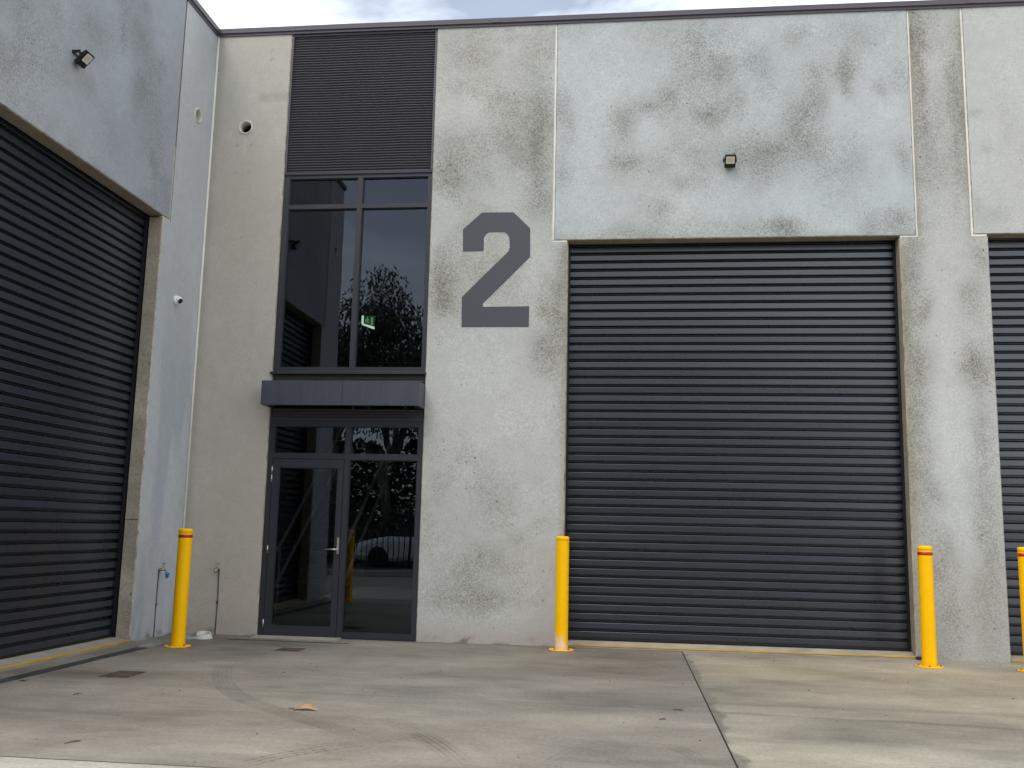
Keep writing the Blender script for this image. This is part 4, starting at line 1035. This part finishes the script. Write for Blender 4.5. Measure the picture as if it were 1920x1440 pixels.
# a curled dry leaf
LEAFM = mat_leaf('dry_leaf', (0.30, 0.17, 0.07), (0.48, 0.32, 0.15))
x, y = on_ground(573, 1332)
s = MB(); n = 14; m = 7; V = []; F = []
for i in range(n + 1):
    t = i / n; w = 0.035 * math.sin(pi * min(1, t * 1.02 + 0.01)) ** 0.8 * (1 - 0.25 * t)
    for j in range(m):
        q = j / (m - 1) * 2 - 1
        V.append((x - 0.10 + 0.20 * t, y + q * w + 0.012 * math.sin(t * 3), 0.004 + 0.040 * math.sin(pi * t) ** 1.5 * (1 - 0.2 * q * q) * (0.55 if q > 0 else 1) + 0.018 * q * q * math.sin(pi * t) * (1 if q > 0 else -0.9)))
F = [(i * m + j, (i + 1) * m + j, (i + 1) * m + j + 1, i * m + j + 1) for i in range(n) for j in range(m - 1)]
s.add(V, F, smooth=True)
s.tube([(x - 0.10, y, 0.005), (x - 0.15, y - 0.015, 0.010), (x - 0.19, y - 0.03, 0.004)], 0.002, 6)
tag(s.build('dry_leaf', LEAFM, loc=(x, y, 0)), 'curled orange brown dry leaf lying alone on the grey slab', 'leaf')
TWIGM = mat_leaf('twig_bark', (0.06, 0.04, 0.028), (0.12, 0.085, 0.06))
tw_l = [((120, 1395), (150, 1390), 'thin dark twig lying alone near the lower left corner'),
        ((36, 1277), (47, 1279), 'short brown twig lying beside the dark channel drain'),
        ((540, 1329), (553, 1333), 'dark forked twig lying just left of the dry leaf'),
        ((137, 1303), (147, 1302), 'tiny dark twig on the slab below the rusty cover at left'),
        ((1262, 1332), (1282, 1334), 'dark bark sliver on the saw cut near the slab joint'),
        ((1236, 1350), (1247, 1350), 'small dark bark chip below the saw cut, left of the slab joint')]
for (p, q, lab) in tw_l:
    a = on_ground(*p); b = on_ground(*q); s = MB()
    mid = ((a[0] + b[0]) / 2 + 0.01, (a[1] + b[1]) / 2 + 0.012)
    s.tube([(a[0], a[1], 0.004), (mid[0], mid[1], 0.008), (b[0], b[1], 0.004)], [0.0025, 0.0045, 0.002], 6)
    s.tube([(mid[0], mid[1], 0.008), (mid[0] + 0.02, mid[1] + 0.03, 0.006)], [0.003, 0.0015], 6)
    tag(s.build('twig', TWIGM, loc=(mid[0], mid[1], 0)), lab, 'twig', 'twigs and bark on the yard')
# grit and crumbs
s = MB(); rng = random.Random(5)
for i in range(170):
    x = rng.uniform(-4.8, 4.0); y = rng.uniform(-6.0, -0.3) if rng.random() < 0.7 else rng.uniform(-0.35, -0.04)
    r = rng.uniform(0.002, 0.0055) * (1.5 if rng.random() < 0.1 else 1)
    bm = bmesh.new(); bmesh.ops.create_icosphere(bm, subdivisions=1, radius=r)
    for v_ in bm.verts: v_.co = Vector((v_.co.x * rng.uniform(0.8, 1.8), v_.co.y * rng.uniform(0.8, 1.4), v_.co.z * 0.6 + r * 0.35))
    g = rng.random(); s.bm(bm, (0.03, 0.025, 0.02) if g < 0.7 else (0.5, 0.47, 0.42) if g < 0.85 else (0.16, 0.09, 0.05), 0, Matrix.Translation((x, y, 0)))
tag(s.build('grit', mat_attr('grit', 0.9), attr=True), kind='stuff')

# ================================================================== BEHIND THE GLASS
st = empty('staircase', (-3.5, 2.6, 0), 'straight staircase with pale tube handrails, dim behind the entrance glass', 'staircase')
sx0, sx1, sy0, rise, going, ns = -4.42, -3.55, 1.15, 0.183, 0.25, 16
s = MB()
for i in range(ns): s.box(sx0 + 0.03, sx1 - 0.03, sy0 + i * going, sy0 + (i + 1) * going + 0.02, (i + 1) * rise - 0.04, (i + 1) * rise)
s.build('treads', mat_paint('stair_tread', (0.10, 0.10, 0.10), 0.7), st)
for x in (sx0, sx1):
    s = MB(); a = (sy0 - 0.05, 0.02); b = (sy0 + ns * going, ns * rise)
    s.add([(x - .02, a[0], a[1]), (x - .02, b[0], b[1] - .12), (x - .02, b[0], b[1] + .12), (x - .02, a[0], a[1] + .22), (x + .02, a[0], a[1]), (x + .02, b[0], b[1] - .12), (x + .02, b[0], b[1] + .12), (x + .02, a[0], a[1] + .22)],
          [(0, 1, 2, 3), (7, 6, 5, 4), (0, 4, 5, 1), (1, 5, 6, 2), (2, 6, 7, 3), (3, 7, 4, 0)]); s.build('stringer', ALU, st)
RAIL = mat_paint('rail_paint', (0.8, 0.8, 0.78), 0.4)
for x in (sx0, sx1):
    for hgt in (0.95, 0.50):
        s = MB(); s.tube([(x, sy0 - 0.1, hgt), (x, sy0 + ns * going, hgt + ns * rise)], 0.023, 10); s.build('handrail', RAIL, st)
    for t in (0.0, 0.5, 1.0):
        s = MB(); y = sy0 + t * ns * going; z = t * ns * rise; s.tube([(x, y, z), (x, y, z + 0.98)], 0.018, 8); s.build('baluster', RAIL, st)

# exit sign hung inside behind the upper window
sx, sy, sz = -3.93, 3.0, 4.37
es = empty('exit_sign', (sx, sy, sz), 'small green and white lit exit sign hanging inside behind the upper window', 'exit sign')
EG = mat_emit('sign_green', (0.02, 0.30, 0.10), 0.30); EW = mat_emit('sign_white', (0.78, 1.0, 0.80), 1.6)
def E_(u, v, d): return (sx + u, sy + d, sz + v)
s = MB(); s.prism([(-0.045, -0.075), (0.12, -0.075), (0.12, 0.095), (-0.045, 0.095)], E_, 0.0, 0.04); s.build('sign_panel', EG, es)
s = MB(); s.prism([(-0.075, -0.03), (-0.047, -0.03), (-0.047, 0.095), (-0.075, 0.095)], E_, -0.006, 0.04)
s.prism([(-0.075, -0.03), (-0.058, -0.052), (0.12, -0.112), (0.12, -0.0765), (-0.047, -0.0305)], E_, -0.006, 0.04); s.build('diffuser', EW, es)
s = MB()     # running figure and door
s.prism([(0.070, -0.055), (0.104, -0.055), (0.104, 0.070), (0.070, 0.070)], E_, -0.004, -0.001)
s.prism([(0.005, 0.055), (0.022, 0.052), (0.026, 0.070), (0.010, 0.074)], E_, -0.004, -0.001)
for q in ([(-0.004, 0.012), (0.010, 0.046), (0.028, 0.042), (0.016, 0.008)], [(0.012, 0.012), (0.034, -0.012), (0.030, -0.038), (0.022, -0.038), (0.022, -0.012), (0.004, 0.006)], [(-0.004, 0.012), (0.004, 0.004), (-0.014, -0.022), (-0.030, -0.026), (-0.030, -0.018), (-0.018, -0.014)],
          [(0.026, 0.042), (0.042, 0.024), (0.054, 0.026), (0.054, 0.018), (0.038, 0.014), (0.022, 0.034)], [(0.010, 0.046), (-0.012, 0.040), (-0.022, 0.020), (-0.014, 0.016), (-0.006, 0.030), (0.008, 0.036)]):
    s.prism(q, E_, -0.004, -0.001)
s.build('running_figure', mat_emit('sign_figure', (0.5, 1.0, 0.6), 0.45), es)
s = MB(); s.tube([(sx + 0.03, sy + 0.02, sz + 0.096), (sx + 0.03, sy + 0.02, 7.3)], 0.006, 6); s.build('hanger_rod', ALU, es)

# ================================================================== BEHIND THE VIEWER (mirrored in the glass)
BARK = mat_leaf('gum_bark', (0.10, 0.085, 0.07), (0.20, 0.175, 0.15)); GUM = mat_leaf('gum_leaves', (0.030, 0.045, 0.022), (0.060, 0.078, 0.038))
def gum_meshes(seed, H):
    rng = random.Random(seed); tr = MB(); clumps = []
    base = Vector((0, 0, 0)); fork = Vector((rng.uniform(-.3, .3), rng.uniform(-.3, .3), H * 0.34))
    def limb(a, b, r0, r1):
        pts = [a.lerp(b, i / 5) + (Vector((rng.gauss(0, .12), rng.gauss(0, .12), rng.gauss(0, .06))) if 0 < i < 5 else Vector()) for i in range(6)]
        tr.tube(pts, [r0 + (r1 - r0) * i / 5 for i in range(6)], 7); return pts
    limb(base, fork, H * 0.020, H * 0.014)
    for i in range(5):
        a = i * 1.257 + rng.uniform(-.4, .4); q = H * rng.uniform(0.10, 0.20)
        e = Vector((math.cos(a) * q, math.sin(a) * q, H * rng.uniform(0.58, 0.80)))
        lp = limb(fork, e, H * 0.010, H * 0.004)
        for k in range(5):
            st_ = lp[rng.randint(2, 5)]; a2 = a + rng.uniform(-1.2, 1.2); q2 = H * rng.uniform(0.05, 0.13)
            c = st_ + Vector((math.cos(a2) * q2, math.sin(a2) * q2, H * rng.uniform(-0.02, 0.14)))
            limb(st_, c, H * 0.0035, H * 0.001); clumps.append((c, H * rng.uniform(0.060, 0.105)))
    lv = MB(); V = []; F = []
    for c, r in clumps:
        for k in range(int(330 * (r / (H * 0.08)) ** 2)):
            d = Vector((rng.gauss(0, 1), rng.gauss(0, 1), rng.gauss(0, 1))).normalized() * r * rng.random() ** 0.4
            p = c + Vector((d.x * 1.1, d.y * 1.1, d.z * 0.8))
            q = Vector((rng.gauss(0, .5), rng.gauss(0, .5), -0.8)).normalized() * rng.uniform(0.14, 0.27)
            w = q.cross(Vector((rng.gauss(0, 1), rng.gauss(0, 1), rng.gauss(0, 1)))).normalized() * 0.035
            b = len(V); V += [p, p + q * 0.45 + w, p + q, p + q * 0.45 - w]; F.append((b, b + 1, b + 2, b + 3))
    lv.add(V, F); return tr, lv
protos = []
spots = [(-12.9, -28.0, 13.6, 2), (-11.7, -27.0, 13.2, 1), (-9.5, -28.5, 12.6, 0), (-6.6, -26.5, 12.6, 2), (-2.8, -28.0, 13.2, 1), (1.2, -27.0, 12.2, 0), (5.2, -28.0, 12.8, 2)]
kinds = ['leftmost gum tree of the row behind the yard, mirrored in the glass', 'tall gum tree with the highest crown in the upper window reflection', 'dense gum tree right of the tallest crown in the window reflection',
         'gum tree at the right edge of the window reflection', 'gum tree of the row behind the yard, fourth from its right end'.replace('fourth', 'third'), 'gum tree of the row behind the yard, second from its right end', 'rightmost gum tree of the row behind the yard']
for i, (x, y, H, k) in enumerate(spots):
    if i < 3:
        o = empty('gum_tree', (0, 0, 0), kinds[i], 'tree', 'gum trees behind the yard')
        tr, lv = gum_meshes(20 + i, 11.5); tr.build('trunk', BARK, o); lv.build('crown', GUM, o); protos.append((o, H))
    else:
        o = copy_tree(protos[k][0]); o['label'] = kinds[i]
    o.location = (x, y, -0.02); o.rotation_euler = (0, 0, i * 1.9); sc_ = H / 11.5; o.scale = (sc_, sc_, sc_)
# hedge of undergrowth under the trees
s = MB(); rng = random.Random(3); V = []; F = []
for i in range(16000):
    x = rng.uniform(-24, 10); hh = 2.3 + 0.7 * math.sin(x * 0.9) + 0.5 * math.sin(x * 2.3 + 1)
    p = Vector((x, -24.5 + rng.gauss(0, 0.6), rng.random() ** 0.8 * hh))
    d = Vector((rng.gauss(0, .6), rng.gauss(0, .6), rng.gauss(0, .6))).normalized() * rng.uniform(0.14, 0.28); w = d.cross(Vector((rng.gauss(0, 1), rng.gauss(0, 1), rng.gauss(0, 1)))).normalized() * 0.05
    b = len(V); V += [p - d * .5, p + w, p + d * .5, p - w]; F.append((b, b + 1, b + 2, b + 3))
for i in range(30000):
    x = rng.uniform(-26, 12); hh = 6.0 + 1.2 * math.sin(x * 0.7 + 1) + 0.8 * math.sin(x * 1.9)
    p = Vector((x, -33 + rng.gauss(0, 0.8), rng.random() * hh))
    d = Vector((rng.gauss(0, .6), rng.gauss(0, .6), rng.gauss(0, .6))).normalized() * rng.uniform(0.28, 0.55); w = d.cross(Vector((rng.gauss(0, 1), rng.gauss(0, 1), rng.gauss(0, 1)))).normalized() * 0.09
    b = len(V); V += [p - d * .5, p + w, p + d * .5, p - w]; F.append((b, b + 1, b + 2, b + 3))
s.add(V, F); tag(s.build('undergrowth', GUM), kind='stuff')
# paling fence
fe = empty('paling_fence', (-6, -16.4, 0), 'black metal paling fence at the yard edge, mirrored in the entrance glass', 'fence')
s = MB()
for i in range(130):
    x = -16 + i * 0.155; s.box(x - 0.0125, x + 0.0125, -16.41, -16.385, 0.06, 1.62 + 0.0)
s.build('palings', BLACK, fe)
for z in (0.22, 1.42):
    s = MB(); s.box(-16.1, 4.2, -16.384, -16.344, z, z + 0.04); s.build('rail', BLACK, fe)
for i in range(9):
    s = MB(); x = -16.05 + i * 2.5; s.box(x - 0.03, x + 0.03, -16.343, -16.283, 0.0, 1.7); s.build('post', BLACK, fe)
# parked car
car = empty('parked_car', (-6.2, -19.5, 0.02), 'white car parked beyond the paling fence, mirrored in the entrance glass', 'car')
cz = 0.03
def carloft():
    st_ = [(-2.15, 0.34, 0.62, 0.70), (-2.05, 0.24, 0.74, 0.80), (-1.55, 0.20, 0.86, 0.86), (-0.95, 0.20, 0.96, 0.88), (0.2, 0.20, 0.98, 0.89), (1.3, 0.20, 1.00, 0.88), (1.95, 0.22, 1.00, 0.84), (2.15, 0.36, 0.90, 0.76)]
    s = MB(); V = []
    for (x, z0, z1, hw) in st_:
        for (yy, zz) in ((-hw * .92, z0), (-hw, z0 + .12), (-hw, z1 - .16), (-hw * .94, z1 - .03), (-hw * .80, z1), (hw * .80, z1), (hw * .94, z1 - .03), (hw, z1 - .16), (hw, z0 + .12), (hw * .92, z0)):
            V.append((car.location.x + x, car.location.y + yy, cz + zz))
    n = 10; F = [(i * n + k, i * n + (k + 1) % n, (i + 1) * n + (k + 1) % n, (i + 1) * n + k) for i in range(len(st_) - 1) for k in range(n)]
    F += [tuple(range(n)), tuple(range((len(st_) - 1) * n, len(st_) * n))]
    s.add(V, F, smooth=False); return s
CARW = mat_paint('white_car_paint', (0.75, 0.75, 0.74), 0.25, 0.02); CARG = mat_paint('car_glass', (0.015, 0.017, 0.02), 0.08)
carloft().build('body', CARW, car, recalc=True)
def cabin(z0, z1, grow, name, mat):
    s = MB(); V = []
    for (x, z, hw) in ((-1.05, 0.95, .80), (-0.30, 1.42, .66), (0.5, 1.47, .66), (1.35, 1.40, .64), (1.95, 0.98, .76)):
        for sd in (-1, 1): V.append((car.location.x + x, car.location.y + sd * hw, cz + z))
    top = [0, 2, 4, 6, 8]; F = [(2, 3, 5, 4), (4, 5, 7, 6)] if mat is CARW else [(0, 1, 3, 2), (6, 7, 9, 8), (0, 2, 4, 6, 8), (1, 3, 5, 7, 9)]
    used = sorted({i for f in F for i in f}); ix = {o_: n_ for n_, o_ in enumerate(used)}
    s.add([V[i] for i in used], [tuple(ix[i] for i in f) for f in F]); return s.build(name, mat, car)
cabin(0, 0, 0, 'roof', CARW); cabin(0, 0, 0, 'windows', CARG)
for (x, sd) in ((-1.35, -1), (-1.35, 1), (1.3, -1), (1.3, 1)):
    c = Vector((car.location.x + x, car.location.y + sd * 0.80, cz + 0.31)); T = axis_mat(c, (0, sd, 0))
    s = MB(); s.lathe([(0.20, -0.10), (0.31, -0.10), (0.32, -0.07), (0.32, 0.08), (0.30, 0.105), (0.20, 0.10)], 24, T); w = s.build('wheel', BLACK, car)
    s = MB(); s.lathe([(0.205, 0.085), (0.19, 0.07), (0.06, 0.085), (0, 0.09)], 12, T, smooth=False); s.build('rim', STEEL, w)
for sd in (-1, 1):
    s = MB(); s.box(car.location.x - 2.16, car.location.x - 2.0, car.location.y + sd * .52, car.location.y + sd * .76, cz + .60, cz + .71, bev=.02); s.build('headlight', GALV, car)

# ================================================================== LIGHT AND SKY
SUN_EL, SUN_AZ = 52.0, 205.0      # degrees; azimuth clockwise from +y (the sun stands behind and left of the viewer)
sd = bpy.data.lights.new('sun', 'SUN'); sd.energy = 1.1; sd.angle = R_(24); sd.color = (1.0, 0.98, 0.95)
so_ = bpy.data.objects.new('sun', sd); COL.objects.link(so_); so_.location = (0, -30, 40)
az, el = R_(SUN_AZ), R_(SUN_EL)
sv = Vector((math.sin(az) * math.cos(el), math.cos(az) * math.cos(el), math.sin(el)))
so_.rotation_euler = (-sv).to_track_quat('-Z', 'Y').to_euler()
world = bpy.data.worlds.new('World'); scene.world = world; world.use_nodes = True
nt = world.node_tree; nt.nodes.clear()
def N(t, **k):
    n = nt.nodes.new(t)
    for a_, b_ in k.items(): setattr(n, a_, b_)
    return n
wo_ = N('ShaderNodeOutputWorld'); bg = N('ShaderNodeBackground'); bg.inputs['Strength'].default_value = 0.12
sky = N('ShaderNodeTexSky', sky_type='NISHITA'); sky.sun_disc = False; sky.sun_elevation = R_(SUN_EL); sky.sun_rotation = R_(SUN_AZ); sky.altitude = 50; sky.air_density = 1.0; sky.dust_density = 2.0
tc = N('ShaderNodeTexCoord'); mp = N('ShaderNodeMapping'); mp.inputs['Scale'].default_value = (1.0, 1.0, 2.6)
nz = N('ShaderNodeTexNoise'); nz.inputs['Scale'].default_value = 2.6; nz.inputs['Detail'].default_value = 9; nz.inputs['Roughness'].default_value = 0.55; nz.inputs['Distortion'].default_value = 0.5
nt.links.new(tc.outputs['Generated'], mp.inputs['Vector']); nt.links.new(mp.outputs[0], nz.inputs['Vector'])
mr = N('ShaderNodeMapRange'); mr.inputs[1].default_value = 0.36; mr.inputs[2].default_value = 0.55; mr.inputs[3].default_value = 0.22; mr.inputs[4].default_value = 1.0
nt.links.new(nz.outputs['Fac'], mr.inputs[0])
nz2 = N('ShaderNodeTexNoise'); nz2.inputs['Scale'].default_value = 2.3; nz2.inputs['Detail'].default_value = 8
nt.links.new(mp.outputs[0], nz2.inputs['Vector'])
mr2 = N('ShaderNodeMapRange'); mr2.inputs[1].default_value = 0.3; mr2.inputs[2].default_value = 0.7; mr2.inputs[3].default_value = 9.0; mr2.inputs[4].default_value = 18.5
nt.links.new(nz2.outputs['Fac'], mr2.inputs[0])
cl = N('ShaderNodeVectorMath', operation='SCALE'); cl.inputs[0].default_value = (0.915, 0.98, 1.07); nt.links.new(mr2.outputs[0], cl.inputs['Scale'])
mx = N('ShaderNodeMix', data_type='RGBA'); nt.links.new(mr.outputs[0], mx.inputs[0]); nt.links.new(sky.outputs[0], mx.inputs[6]); nt.links.new(cl.outputs[0], mx.inputs[7])
nt.links.new(mx.outputs[2], bg.inputs['Color']); nt.links.new(bg.outputs[0], wo_.inputs[0])

vs = scene.view_settings; vs.view_transform = 'Standard'; vs.look = 'None'; vs.exposure = 0.12; vs.gamma = 1.0; vs.use_curve_mapping = False
scene.cycles.use_denoising = True
scene.cycles.max_bounces = 8; scene.cycles.transparent_max_bounces = 12
